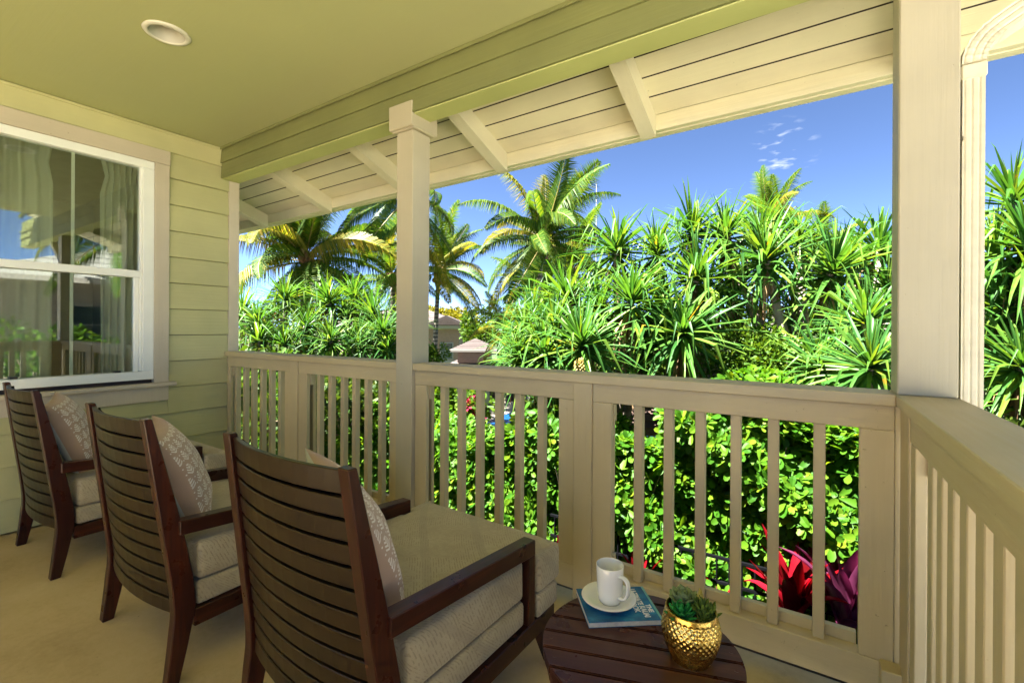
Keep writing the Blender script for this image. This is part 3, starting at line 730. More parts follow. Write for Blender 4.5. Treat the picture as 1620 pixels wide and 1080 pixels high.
def make_chair():
    t = thing('lounge_chair', '', 'chair', group='lounge chairs in a row')
    for s in (-1, 1):
        prof = REAR+FRONT[::-1]
        if s > 0: a, b = (lambda p: half(p[1])-0.042), (lambda p: half(p[1]))
        else: a, b = (lambda p: -half(p[1])), (lambda p: -half(p[1])+0.042)
        m = MB(); n = len(REAR); vs = []
        for e in (a, b):
            for (p, q) in zip(REAR, FRONT):
                vs.append((e(p), p[0], p[1])); vs.append((e(q), q[0], q[1]))
        N = 2*n; fs = []
        for i in range(n-1):
            r0, f0, r1, f1 = 2*i, 2*i+1, 2*i+2, 2*i+3
            fs += [(r0, r1, f1, f0), (N+r0, N+f0, N+f1, N+r1), (r0, N+r0, N+r1, r1), (f0, f1, N+f1, N+f0)]
        fs += [(0, 1, N+1, N), (2*n-2, N+2*n-2, N+2*n-1, 2*n-1)]
        m.add(vs, fs)
        me = m.mesh('back_leg', WOOD[2])
        bm = bmesh.new(); bm.from_mesh(me)
        es = [e for e in bm.edges if len(e.link_faces) == 2 and e.calc_face_angle(0) > R_(40)]
        bmesh.ops.bevel(bm, geom=es, offset=0.003, segments=1, affect='EDGES'); bm.to_mesh(me); bm.free()
        link('back_leg', me, t)
    # horizontal back boards, bowed toward the rear
    nb = 12; z_lo, z_hi = 0.235, 0.944; ph = (z_hi-z_lo)/nb
    def board(z0, z1, off, th, seg=10, bow=0.036, full=False):
        m = MB(); vs = []
        for i in range(seg+1):
            u = -1+2*i/seg
            for z in (z0, z1):
                hw = half(z)-0.0425
                y = yr(z)+off-bow*(1-u*u)
                vs += [(u*hw, y, z), (u*hw, y+th, z)]
        fs = []
        for i in range(seg):
            b = i*4; c = b+4
            fs += [(b, c, c+2, b+2), (b+1, b+3, c+3, c+1), (b, b+1, c+1, c), (b+2, c+2, c+3, b+3)]
        fs += [(0, 2, 3, 1), (seg*4, seg*4+1, seg*4+3, seg*4+2)]
        return m.add(vs, fs)
    for k in range(nb):
        me = board(z_lo+ph*k, z_lo+ph*(k+1)-(0.0095 if k < nb-1 else 0), 0.012, 0.016).mesh('back_board', SLATW)
        bm = bmesh.new(); bm.from_mesh(me)
        es = [e for e in bm.edges if len(e.link_faces) == 2 and e.calc_face_angle(0) > R_(50)]
        bmesh.ops.bevel(bm, geom=es, offset=0.0022, segments=1, affect='EDGES'); bm.to_mesh(me); bm.free()
        link('back_board', me, t)
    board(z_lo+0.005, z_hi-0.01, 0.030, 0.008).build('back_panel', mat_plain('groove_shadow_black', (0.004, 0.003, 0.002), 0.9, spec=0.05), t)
    for s in (-1, 1):
        xo = s*0.347; xi = s*0.297
        lo, hi = min(xo, xi), max(xo, xi)
        # sloping arm
        m = MB().prism([(0.040, 0.527), (0.647, 0.476), (0.689, 0.4735), (0.689, 0.528), (0.040, 0.579)], 0, lo, hi)
        me = m.mesh('armrest', WOOD[1]); bm = bmesh.new(); bm.from_mesh(me)
        bmesh.ops.bevel(bm, geom=list(bm.edges), offset=0.003, segments=1, affect='EDGES'); bm.to_mesh(me); bm.free()
        link('armrest', me, t)
        MB().box(lo+0.0006, hi-0.0006, 0.6475, 0.6885, 0.239, 0.4765, 0.003).build('arm_post', WOOD[2], t)
        MB().box(lo, hi-0.0, 0.088, 0.825, 0.176, 0.2385, 0.003).build('side_rail', WOOD[1], t)
        xl = s*0.30
        a, b = min(xl, s*0.345), max(xl, s*0.345)
        m = MB().prism([(0.735, 0.1755), (0.822, 0.1755), (0.866, 0.0), (0.826, 0.0)], 0, a, b)
        m.build('front_leg', WOOD[2], t)
    MB().box(-0.2965, 0.2965, 0.780, 0.822, 0.178, 0.238).build('front_rail', WOOD[0], t)
    MB().box(-0.2965, 0.2965, 0.10, 0.14, 0.178, 0.232).build('rear_rail', WOOD[0], t)
    T = [(-0.330, 0.105), (0.330, 0.105), (0.330, 0.640), (0.290, 0.646), (0.290, 0.700), (0.350, 0.700), (0.350, 0.832), (-0.350, 0.832), (-0.350, 0.700), (-0.290, 0.700), (-0.290, 0.646), (-0.330, 0.640)]
    me = rounded_slab(T, 0.2405, 0.328, 0.014); me.materials.append(CUSH); link('seat_base', me, t)
    T2 = [(-0.290, 0.060), (0.290, 0.060), (0.290, 0.105), (0.328, 0.108), (0.328, 0.640), (0.291, 0.645), (0.291, 0.698), (0.354, 0.698), (0.354, 0.842), (-0.354, 0.842), (-0.354, 0.698), (-0.291, 0.698), (-0.291, 0.645), (-0.328, 0.640), (-0.328, 0.108), (-0.290, 0.105)]
    me = rounded_slab(T2, 0.331, 0.466, 0.022, 0.034); me.materials.append(CUSH); link('seat_cushion', me, t)
    return t
def copy_tree(o, parent=None):
    c = o.copy(); COL.objects.link(c)
    if parent is not None: c.parent = parent
    for ch in list(o.children): copy_tree(ch, c)
    return c
CH = [(-3.535, 0.682, 0.0, 'dark slatted lounge chair under the window, the one farthest from the round table'),
      (-2.240, 0.705, -0.6, 'dark slatted lounge chair standing between two others of its kind'),
      (-1.190, 0.748, -2.5, 'dark slatted lounge chair nearest the round side table')]
chairs = []
for i, (x, y, a, lab) in enumerate(CH):
    c = make_chair() if i == 0 else copy_tree(chairs[0])
    c.location = (x, y, 0); c.rotation_euler = (0, 0, R_(a)); c['label'] = lab; chairs.append(c)

# throw pillows leaning on the chair backs
def make_pillow(seed):
    n = 22; rg = random.Random(seed); vs, fs, uvs, mi = [], [], [], []
    H = 0.236
    for side in (1, -1):
        for j in range(n+1):
            for i in range(n+1):
                u, v = i/n*2-1, j/n*2-1
                pin = 1-0.085*(1-abs(u)**2.2)*abs(v)**3; piv = 1-0.085*(1-abs(v)**2.2)*abs(u)**3
                puff = (max(0, 1-u*u)*max(0, 1-v*v))**0.42
                wr = 0.006*math.sin(u*5+seed)*math.sin(v*6+seed*2)*puff
                vs.append((u*H*piv, v*H*pin, side*((0.105 if side > 0 else 0.055)*puff+wr)+0.0006*side)); uvs.append(((u+1)/2, (v+1)/2))
    N = (n+1)**2
    for j in range(n):
        for i in range(n):
            a = j*(n+1)+i; fs.append((a, a+1, a+n+2, a+n+1)); mi.append(0)
            fs.append((N+a, N+a+n+1, N+a+n+2, N+a+1)); mi.append(1)
    me = bpy.data.meshes.new('throw_pillow'); me.from_pydata(vs, [], fs)
    ul = me.uv_layers.new(name='UVMap')
    for l in me.loops: ul.data[l.index].uv = uvs[l.vertex_index]
    me.materials.append(PILLOW); me.materials.append(PILLOWB)
    me.polygons.foreach_set('material_index', mi); me.polygons.foreach_set('use_smooth', [True]*len(fs)); me.update()
    bm = bmesh.new(); bm.from_mesh(me); bmesh.ops.remove_doubles(bm, verts=bm.verts, dist=0.0015); bm.to_mesh(me); bm.free()
    return me
# position relative to the chair: (x, y, z of the middle), lean back, roll in its own plane, turn
PL = [(0, (0.0, 0.150, 0.655), 21, 3, -20, 'blush printed pillow propped in the lounge chair under the window'),
      (1, (0.0, 0.150, 0.650), 21, 3, -22, 'blush printed pillow propped in the middle lounge chair'),
      (2, (0.03, 0.150, 0.638), 21, 8, -22, 'blush printed pillow propped in the lounge chair beside the side table')]
for k, (ci, (px, py, pz), lean, roll, turn, lab) in enumerate(PL):
    me = make_pillow(k+1); o = link('throw_pillow', me)
    # mesh faces +Z; stand it up so that it faces +Y, leaning back
    loc = Matrix.Translation((px, py, pz)) @ Matrix.Rotation(R_(turn), 4, 'Z') @ Matrix.Rotation(R_(-90+lean), 4, 'X') @ Matrix.Rotation(R_(180+roll), 4, 'Z')
    c = chairs[ci]
    base = Matrix.Translation(c.location) @ c.rotation_euler.to_matrix().to_4x4()
    o.matrix_world = base @ loc
    tag(o, lab, 'pillow', 'throw pillows on the lounge chairs')

# round side table of parallel slats
TZ, TR = 0.45, 0.252
TC = (-0.371, 1.196)
tb = thing('side_table', 'low round dark wooden table with a slatted top', 'table', (TC[0], TC[1], 0), R_(18))
pitch = 0.0668; gap = 0.0055
for k in range(-4, 4):
    y0, y1 = pitch*k+gap/2, pitch*(k+1)-gap/2
    y0, y1 = max(y0, -TR+0.004), min(y1, TR-0.004)
    n = 7; poly = []
    for i in range(n):
        y = y0+(y1-y0)*i/(n-1); poly.append((math.sqrt(max(0, TR*TR-y*y)), y))
    poly = poly+[(-x, y) for x, y in poly[::-1]]
    me = MB().prism(poly, 2, TZ-0.020, TZ).mesh('slat', TABLEW)
    bm = bmesh.new(); bm.from_mesh(me)
    es = [e for e in bm.edges if abs(e.verts[0].co.z-TZ) < 1e-4 and abs(e.verts[1].co.z-TZ) < 1e-4]
    bmesh.ops.bevel(bm, geom=es, offset=0.0025, segments=2, affect='EDGES'); bm.to_mesh(me); bm.free()
    link('slat', me, tb)
scr = MB()
for k in range(-4, 4):
    yc = pitch*(k+0.5); xe = math.sqrt(max(0.001, (TR-0.022)**2-yc*yc))
    for sx in (-1, 1):
        for dy in ((-0.0,) if abs(k+0.5) > 3 else (0.0,)):
            scr.lathe([(0.0001, -0.0002), (0.0032, 0.0003), (0.0042, 0.0008), (0.0046, 0.0001)], 10, (sx*xe, yc+dy, TZ))
tag(scr.build('screw_heads', mat_plain('dark_screw', (0.10, 0.045, 0.03), 0.35, 0.4), tb), kind='stuff')
MB().lathe([(TR-0.012, TZ-0.021), (TR-0.012, TZ-0.065), (TR-0.034, TZ-0.065), (TR-0.034, TZ-0.021)], 48).build('apron_ring', TABLEW, tb, False)
MB().box(-TR+0.03, TR-0.03, -0.035, 0.035, TZ-0.045, TZ-0.0205).build('cross_brace', TABLEW, tb)
for a in (45, 135, 225, 315):
    m = MB(); ca, sa = math.cos(R_(a)), math.sin(R_(a))
    m.tube([(ca*0.19, sa*0.19, TZ-0.022), (ca*0.20, sa*0.20, 0.2), (ca*0.215, sa*0.215, 0)], [0.019, 0.017, 0.014], 8)
    m.build('leg', TABLEW, tb)

# guidebook
bk = thing('guidebook', 'blue paperback guidebook lying under the saucer', 'book', (-0.4745, 1.318, TZ), math.atan2(1.314-1.186, -0.343+0.512))
BW, BD, BH = 0.106, 0.0835, 0.0155
MB().box(-BW+0.001, BW-0.001, -BD+0.001, BD-0.001, 0.0012, BH-0.0012, 0.0003).build('page_block', PAPER, bk)
MB().box(-BW, BW, -BD, BD, 0.0001, 0.0011, 0.0002).build('back_cover', COVER, bk)
MB().box(-BW, BW-0.006, -BD, BD, BH-0.0011, BH, 0.0002).build('front_cover', COVER, bk)
MB().box(BW-0.0058, BW+0.0008, -BD, BD, 0.0012, BH+0.0002, 0.0004).build('spine', SPINE, bk)
def text_mesh(s, size, loc, rot, name, parent, mat, bold=0.0, sx=1.0):
    cu = bpy.data.curves.new(name, 'FONT'); cu.body = s; cu.size = size; cu.extrude = 0.0002; cu.offset = bold
    cu.align_x = 'CENTER'
    tmp = bpy.data.objects.new('tmp_text', cu); COL.objects.link(tmp)
    dg = bpy.context.evaluated_depsgraph_get()
    me = bpy.data.meshes.new_from_object(tmp.evaluated_get(dg)); bpy.data.objects.remove(tmp)
    me.materials.clear(); me.materials.append(mat)
    o = link(name, me, parent); o.location = loc; o.rotation_euler = (0, 0, rot); o.scale = (sx, 1, 1); return o
for s, x, y, sz, sx in (('THE', 0.080, -0.030, 0.020, 1.0), ('ULTIMATE KAUAI', 0.0600, 0.0, 0.0225, 0.80), ('GUIDEBOOK', 0.0400, 0.012, 0.0225, 0.88)):
    text_mesh(s, sz, (x, y, BH+0.0003), -PI/2, 'title_line', bk, INK, 0.0008, sx)

# saucer and mug
cupc = (-0.499, 1.312)
BT = TZ+BH
sc_ = MB().lathe([(0.0001, 0.004), (0.030, 0.004), (0.036, 0.0055), (0.060, 0.0125), (0.079, 0.0185), (0.0805, 0.0175), (0.060, 0.0095), (0.040, 0.001), (0.034, 0.0002), (0.0001, 0.0002)], 56) \
    .build('saucer', CERAMIC, None, True)
sc_.location = (cupc[0], cupc[1], BT+0.0006); tag(sc_, 'white ceramic saucer resting on the blue guidebook', 'saucer')
mg = thing('mug', 'white ceramic mug standing on the saucer', 'mug', (cupc[0]+0.004, cupc[1]-0.002, BT+0.0047), R_(-20))
MB().lathe([(0.0001, 0.001), (0.026, 0.001), (0.0285, 0.0), (0.0315, 0.003), (0.0345, 0.012), (0.0375, 0.05), (0.0405, 0.108), (0.0398, 0.1095), (0.0386, 0.108), (0.0356, 0.05), (0.0322, 0.012), (0.028, 0.006), (0.0001, 0.005)], 56) \
    .build('cup', CERAMIC, mg, True)
hp = [(0.0385, 0, 0.088), (0.052, 0, 0.0895), (0.064, 0, 0.083), (0.0685, 0, 0.068), (0.066, 0, 0.048), (0.057, 0, 0.033), (0.046, 0, 0.0265), (0.0355, 0, 0.026)]
hs = []
for i in range(len(hp)-1):
    for k in range(4):
        t = k/4; p0, p1, p2, p3 = hp[max(i-1, 0)], hp[i], hp[i+1], hp[min(i+2, len(hp)-1)]
        hs.append(tuple(0.5*((2*p1[j])+(-p0[j]+p2[j])*t+(2*p0[j]-5*p1[j]+4*p2[j]-p3[j])*t*t+(-p0[j]+3*p1[j]-3*p2[j]+p3[j])*t**3) for j in range(3)))
hs.append(hp[-1])
m = MB(); k = 12; vs = []
for i, p in enumerate(hs):
    q0, q1 = hs[max(i-1, 0)], hs[min(i+1, len(hs)-1)]; d = Vector((q1[0]-q0[0], 0, q1[2]-q0[2])).normalized(); nn = Vector((d.z, 0, -d.x))
    for j in range(k):
        t = 2*PI*j/k; vs.append(Vector(p)+nn*math.cos(t)*0.0042+Vector((0, 1, 0))*math.sin(t)*0.0082)
m.add(vs, [(i*k+j, i*k+(j+1) % k, (i+1)*k+(j+1) % k, (i+1)*k+j) for i in range(len(hs)-1) for j in range(k)])
m.build('handle', CERAMIC, mg, True)

# hammered gold pot with succulents
pc = Vector((-0.248, 1.224, TZ))
pot = thing('plant_pot', 'hammered gold pot planted with three small succulents', 'plant pot', pc); pot.scale = (1.08, 1.08, 1.08)
def pot_r(z):
    t = z/0.115
    return 0.035+0.0320*math.sin(min(1, (t*1.02+0.12))*PI*0.60)**0.9 - (0.0085*max(0, t-0.62)/0.38 if t > 0.62 else 0)
m = MB(); rows, cols = 90, 200; vs = []
dim = []
r_i = 0; zc = 0.004
while zc < 0.103:
    nc = 30; off = (r_i % 2)*0.5
    for j in range(nc): dim.append((2*PI*(j+off)/nc, zc))
    zc += 0.0066*2*0.866*0.5+0.0018; r_i += 1
DM = np.array(dim)
for i in range(rows):
    z = 0.115*i/(rows-1)
    r = pot_r(z)
    th = 2*PI*np.arange(cols)/cols
    da = np.abs((th[:, None]-DM[None, :, 0]+PI) % (2*PI)-PI)*r; dz = np.abs(z-DM[None, :, 1])
    near = np.sqrt(da**2+dz**2).min(1)
    dep = -0.0019*np.clip(1-(near/0.0052)**2, 0, 1) if z < 0.108 else 0*th
    for j in range(cols): vs.append(((r+dep[j])*math.cos(th[j]), (r+dep[j])*math.sin(th[j]), z))
m.add(vs, [(i*cols+j, i*cols+(j+1) % cols, (i+1)*cols+(j+1) % cols, (i+1)*cols+j) for i in range(rows-1) for j in range(cols)])
rt = pot_r(0.115)
m.lathe([(rt, 0.115), (rt-0.001, 0.1165), (rt-0.0028, 0.116), (rt-0.003, 0.105), (0.0001, 0.100)], 64)
m.add([(pot_r(0)*math.cos(2*PI*i/32), pot_r(0)*math.sin(2*PI*i/32), 0) for i in range(32)], [tuple(range(32))[::-1]])
m.build('bowl', GOLD, pot, True)
m = MB(); rg = random.Random(5)
for i in range(150):
    a, q = rg.uniform(0, 2*PI), math.sqrt(rg.random())*(rt-0.008)
    s_ = rg.uniform(0.002, 0.0042); x, y, z = q*math.cos(a), q*math.sin(a), 0.1025+rg.uniform(-.001, .002)
    m.add([(x+s_*v[0], y+s_*v[1], z+s_*v[2]*.7) for v in ((1, 0, 0), (-1, 0, 0), (0, 1, 0), (0, -1, 0), (0, 0, 1), (0, 0, -1))],
          [(0, 2, 4), (2, 1, 4), (1, 3, 4), (3, 0, 4), (2, 0, 5), (1, 2, 5), (3, 1, 5), (0, 3, 5)])
tag(m.build('pebbles', PEBBLE, pot, True), kind='stuff')
def fleshy(L, w, th, tip=0.25, n=7, k=8):
    """a fat leaf lying along +X, curving up"""
    m = MB(); vs = []
    for i in range(n+1):
        t = i/n; ww = w*math.sin(PI*min(1, (t*0.86+0.14)))**0.7*(1-0.25*(t > 0.9)); tt = th*(1-0.6*t)*min(1, 0.4+t*3)
        for j in range(k):
            a = 2*PI*j/k; vs.append((L*t, ww*math.cos(a)*(0.02 if t == 1 else 1), tt*math.sin(a)*(0.02 if t == 1 else 1)+0.18*L*t*t))
    m.add(vs, [(i*k+j, i*k+(j+1) % k, (i+1)*k+(j+1) % k, (i+1)*k+j) for i in range(n) for j in range(k)]+[tuple(range(k))[::-1]]); return m
def succulent(name, c, mat, rings, label, L, w, th, tilt=(0, 0)):
    t = thing(name, label, 'succulent', pc+Vector(c), 0, 'succulents in the gold pot'); t.rotation_euler = (R_(tilt[0]), R_(tilt[1]), 0)
    me = fleshy(L, w, th).mesh('leaf', mat, True); a = 0
    for n, el, s, h in rings:
        for i in range(n):
            o = link('leaf', me, t); a += 2*PI/n
            o.rotation_euler = (0, -R_(el+rng.uniform(-5, 5)), a+rng.uniform(-.1, .1)); s2 = s*rng.uniform(0.92, 1.06); o.scale = (s2, s2, s2); o.location = (0, 0, h)
        a += PI/n
    return t
succulent('succulent', (-0.018, -0.022, 0.108), SUCC1, [(9, 8, 1.0, 0), (8, 30, 0.95, 0.003), (6, 52, 0.8, 0.006), (4, 75, 0.6, 0.009)], 'bright green rosette succulent at the front of the gold pot', 0.043, 0.0100, 0.004)
succulent('succulent', (-0.022, 0.022, 0.118), SUCC2, [(9, 22, 1.0, 0), (8, 42, 0.92, 0.003), (7, 58, 0.75, 0.006), (5, 76, 0.55, 0.008)], 'dusty grey green rosette succulent at the back of the gold pot', 0.045, 0.0185, 0.004, (0, -6))
sd = thing('succulent', 'dark pointed finger leaf succulent with a yellow bud in the gold pot', 'succulent', pc+Vector((0.024, 0.006, 0.104)), 0, 'succulents in the gold pot')
me = fleshy(0.046, 0.0078, 0.0066).mesh('leaf', SUCC3, True)
for (dx, dy, hh) in ((0.0, 0.0, 0.012), (0.010, -0.012, 0.0), (0.016, 0.008, 0.002), (-0.008, 0.012, 0.004)):
    for n, el, s in ((7, 20, 0.8), (6, 48, 0.85), (5, 72, 0.8)):
        for i in range(n):
            o = link('leaf', me, sd); o.location = (dx, dy, hh+0.006*el/70)
            o.rotation_euler = (0, -R_(el+rng.uniform(-6, 6)), 2*PI*i/n+el+rng.uniform(-.15, .15)); s2 = s*rng.uniform(.85, 1.05)*(0.8 if hh == 0 else 1); o.scale = (s2,)*3
m = MB()
for i in range(26):
    a = i*2.4; z = 0.040+0.022*i/26; q = 0.0075*(1-i/30)
    m.lathe([(0.0001, 0), (0.0022, 0.002), (0.0018, 0.005), (0.0001, 0.007)], 6, (-0.006+q*math.cos(a), 0.014+q*math.sin(a), z))
m.build('bud', SUCC4, sd, True)

# ================================================================== garden
def rot_to(d, roll=0.0):
    """4x4 that turns +X to direction d, then rolls about it"""
    d = Vector(d).normalized(); up = Vector((0, 0, 1)) if abs(d.z) < 0.98 else Vector((0, 1, 0))
    yv = up.cross(d).normalized(); zv = d.cross(yv)
    return Matrix((d, yv, zv)).transposed().to_4x4() @ Matrix.Rotation(roll, 4, 'X')

# --- leaf templates
def obovate(L, W):
    v = [(0, 0, 0), (0.42*L, 0, 0.015*L), (0.78*L, 0, -0.01*L), (L, 0, -0.07*L),
         (0.38*L, 0.27*W, 0.05*L), (0.72*L, 0.5*W, 0.05*L), (0.93*L, 0.36*W, -0.01*L),
         (0.38*L, -0.27*W, 0.05*L), (0.72*L, -0.5*W, 0.05*L), (0.93*L, -0.36*W, -0.01*L)]
    f = [(0, 1, 4), (1, 2, 5, 4), (2, 3, 6, 5), (0, 7, 1), (1, 7, 8, 2), (2, 8, 9, 3)]
    return v, f
HV, HF = obovate(1.0, 0.385)

def hedge(name, label, boxes, n_ros, leaf, seed, mat, twigs=70, singles=300, eye=EYE):
    """a clipped shrub mass: boxes = (x0,x1,y0,y1,z0,z1) volumes; rosettes sit on a bumpy shell and just inside it"""
    rg = random.Random(seed)
    c0 = boxes[0]; base = Vector(((c0[0]+c0[1])/2, (c0[2]+c0[3])/2, terrain((c0[2]+c0[3])/2)))
    root = thing(name, label, 'hedge', base)
    mats = []
    areas = [(b[1]-b[0])*((b[5]-b[4])*1.2+(b[3]-b[2])) for b in boxes]; tot = sum(areas)
    for b, ar in zip(boxes, areas):
        x0, x1, y0, y1, z0, z1 = b
        for _ in range(int(n_ros*ar/tot)):
            x = rg.uniform(x0, x1)
            bump = 0.13*math.sin(x*2.3+seed)+0.09*math.sin(x*5.1+1.3*seed)
            fr = rg.random()
            if fr < 0.60:      # front
                z = rg.uniform(z0, z1+bump); y = y0+0.16*math.sin(x*3.1+z*4.2)+0.10*math.sin(z*9+x*6)+rg.expovariate(1/0.20)
                n = Vector((rg.gauss(0, .55), -0.75+rg.gauss(0, .3), 0.75+rg.gauss(0, .35)))
            elif fr < 0.95:    # top
                y = rg.uniform(y0, y1); z = z1+bump+0.10*math.sin(y*4+x*3)-rg.expovariate(1/0.08)
                n = Vector((rg.gauss(0, .45), rg.gauss(-.2, .45), 1))
            else:
                y = rg.uniform(y0, y1); z = rg.uniform(z0, z1); n = Vector((rg.gauss(0, 1), rg.gauss(0, 1), rg.gauss(.5, .6)))
            n.normalize(); p = Vector((x, y, z))
            e1 = n.orthogonal().normalized(); e2 = n.cross(e1)
            k = rg.randint(6, 9); a0 = rg.uniform(0, 6.28); s0 = leaf*rg.uniform(0.72, 1.2)
            for i in range(k):
                a = a0+i*2.4; el = R_(rg.uniform(8, 62))*(0.4+0.75*i/k)
                d = (e1*math.cos(a)+e2*math.sin(a))*math.cos(el)+n*math.sin(el); d.z -= 0.12
                sc = s0*rg.uniform(0.75, 1.1)*(1-0.25*i/k)
                zv = (n-d*n.dot(d)/d.length_squared).normalized(); dd = d.normalized(); yv = zv.cross(dd)
                m = Matrix((dd*sc, yv*sc, zv*sc)).transposed().to_4x4(); m.translation = p-n*0.02*i/k
                mats.append(m)
    vis = sorted(range(len(mats)), key=lambda i: (mats[i].translation-eye).length)
    single = set(vis[:singles])
    rest = [mats[i] for i in range(len(mats)) if i not in single]
    inv = Matrix.Translation(-base)
    me = scatter_mesh('foliage', HV, HF, [inv @ m for m in rest], mat)
    tag(link('foliage', me, root), kind='stuff')
    one = MB().add(HV, HF).mesh('leaf', mat)
    for i in sorted(single):
        o = link('leaf', one, root); o.matrix_local = inv @ mats[i]
    tm = MB()
    for _ in range(twigs):
        b = rg.choice(boxes); x = rg.uniform(b[0], b[1]); y = rg.uniform(b[2]+.15, b[3])
        p0 = Vector((x, y, terrain(y)-0.05)); p2 = Vector((x+rg.gauss(0, .35), y+rg.gauss(-.1, .25), rg.uniform(b[4]*.4+b[5]*.6, b[5])))
        p1 = (p0+p2)/2+Vector((rg.gauss(0, .18), rg.gauss(0, .15), 0))
        tm.tube([p-base for p in curve_pts(p0, p1, p2, 7)], [0.012, 0.011, 0.010, 0.009, 0.008, 0.006, 0.004], 5, False)
    tm.build('stems', TWIG, root, True)
    return root
hedge('hedge', 'bright green hedge of rounded leaves close behind the railing next to the corner post',
      [(-1.95, -1.15, 4.62, 5.4, -1.25, 0.0), (-1.2, 1.2, 4.62, 5.5, -1.25, 0.52)], 6200, 0.150, 3, HEDGE, 90)
hedge('hedge', 'yellow green clipped hedge seen through the balusters behind the chairs',
      [(-2.75, -1.85, 4.62, 5.5, -1.25, 0.16), (-5.6, -2.7, 4.62, 5.7, -1.25, -0.14), (-10.2, -5.5, 4.68, 5.9, -1.25, -0.36)], 8600, 0.146, 8, HEDGE, 90)

# --- ti plants at the foot of the railing
def ti_leaf(L, W, droop):
    n = 8; v = []; f = []
    el = R_(78); p = Vector((0, 0, 0)); w0 = []
    for i in range(n+1):
        t = i/n; w = W*math.sin(PI*min(1, 0.10+0.90*t**0.85))**0.8 if t < 1 else 0.001
        if t < 0.12: w = W*0.28
        v += [tuple(p+Vector((0, 0, 0))), (p.x-0.25*w*math.sin(el), w*0.92, p.z+0.30*w*math.cos(el)+0.01), (p.x-0.25*w*math.sin(el), -w*0.92, p.z+0.30*w*math.cos(el)+0.01)]
        p = p+Vector((math.cos(el), 0, math.sin(el)))*L/n
        el -= R_(droop)*(0.5+t)/n*1.3
    for i in range(n):
        a, b = i*3, i*3+3
        f += [(a, b, b+1, a+1), (a, a+2, b+2, b)]
    return v, f
TI = [MB().add(*ti_leaf(1, 0.088, d)) for d in (18, 36, 62, 100)]
def ti_plant(loc, n, size, mat, label, seed):
    rg = random.Random(seed); z0 = terrain(loc[1])
    t = thing('ti_plant', label, 'plant', (loc[0], loc[1], z0), 0, 'ti plants along the porch')
    mes = [m.mesh('leaf', mat, True) for m in TI]
    stem_h = loc[2]-z0
    MB().tube([(0, 0, 0), (0.02, 0.01, stem_h*0.5), (0, 0, stem_h+0.05)], [0.016, 0.014, 0.012], 6).build('stem', TWIG, t, True)
    for i in range(n):
        k = 0 if i < n*0.35 else (1 if i < n*0.7 else (2 if i < n*0.9 else 3))
        o = link('leaf', mes[k], t); o.location = (0, 0, stem_h+0.10*(1-i/n)-0.05)
        o.rotation_euler = (rg.gauss(0, .08), rg.gauss(0, .10), i*2.399+rg.uniform(-.2, .2)); s = size*rg.uniform(0.8, 1.1); o.scale = (s, s, s)
    return t
ti_plant((-0.085, 4.34, -1.16), 24, 0.76, REDTI, 'scarlet ti plant with glossy upright leaves by the bottom rail near the corner', 1)
ti_plant((0.25, 4.34, -1.10), 24, 0.82, PURTI, 'dark purple ti plant in the corner behind the last baluster gap', 2)
ti_plant((-1.36, 4.34, -1.34), 10, 0.50, REDTI, 'red ti plant just behind the white mug', 3)
ti_plant((-0.66, 4.34, -1.38), 9, 0.42, REDTI, 'low red ti plant behind the gold pot', 4)
ti_plant((-2.20, 4.34, -1.44), 10, 0.52, REDTI, 'red ti plant peeking past the front edge of the nearest seat cushion', 5)
# black garden fence below the hedge
fe = thing('garden_fence', 'low black metal fence at the foot of the hedge', 'fence', (0, 4.52, 0))
for z in (-0.80, -1.02, -1.25): MB().box(-2.4, 0.7, -0.012, 0.012, z, z+0.028).build('rail', BLACKM, fe)
for k in range(30):
    x = -2.35+k*0.103; MB().box(x, x+0.014, -0.0118, 0.0118, -1.40, -0.8005).build('picket', BLACKM, fe)

# --- pandanus (screw pines)
def strap_leaf(L, W, el, kink, droop, seed):
    """a long channelled strap that bends sharply part way and hangs"""
    rg = random.Random(seed); n = 8; v = []; p = Vector((0, 0, 0)); e = el; f = []
    for i in range(n+1):
        t = i/n; w = W*(0.75+0.9*t if t < .18 else 0.92*(1-((t-.18)/.82)**1.6)+0.02)
        nx, nz = -math.sin(e), math.cos(e); hgt = 0.42*w*(1-0.5*t)
        v += [tuple(p), (p.x+nx*hgt, w, p.z+nz*hgt), (p.x+nx*hgt, -w, p.z+nz*hgt)]
        p = p+Vector((math.cos(e), 0, math.sin(e)))*L/n
        bend = 0.045*math.cos(e)
        if abs(t-kink) < 0.5/n+1e-6: bend += droop
        if t > kink: bend += 0.05*max(0, math.cos(e))*min(1, droop*2)
        e = max(e-bend, -1.48)
    for i in range(n):
        a, b = i*3, i*3+3; f += [(a, b, b+1, a+1), (a, a+2, b+2, b)]
    return v, f
PSET = []
for lv, (el, dr) in enumerate([(80, .0), (64, .6), (48, 1.3), (33, 1.45), (17, 1.3), (0, 1.0), (-22, 0.5)]):
    row = []
    for k, (kink, dm) in enumerate([(0.5, 1.0), (0.625, 1.05), (0.75, 0.6), (0.375, 0.9), (0.5, 0.3)]):
        row.append(MB().add(*strap_leaf(1.0, 0.029, R_(el), kink, dr*dm, lv*10+k)).mesh('leaf', PANDAN))
    PSET.append(row)
DSET = [MB().add(*strap_leaf(0.8, 0.022, R_(e), 0.3, 0.9, 77+e)).mesh('dry_leaf', PANDEAD) for e in (-40, -62, -76)]
FRUIT = MB()
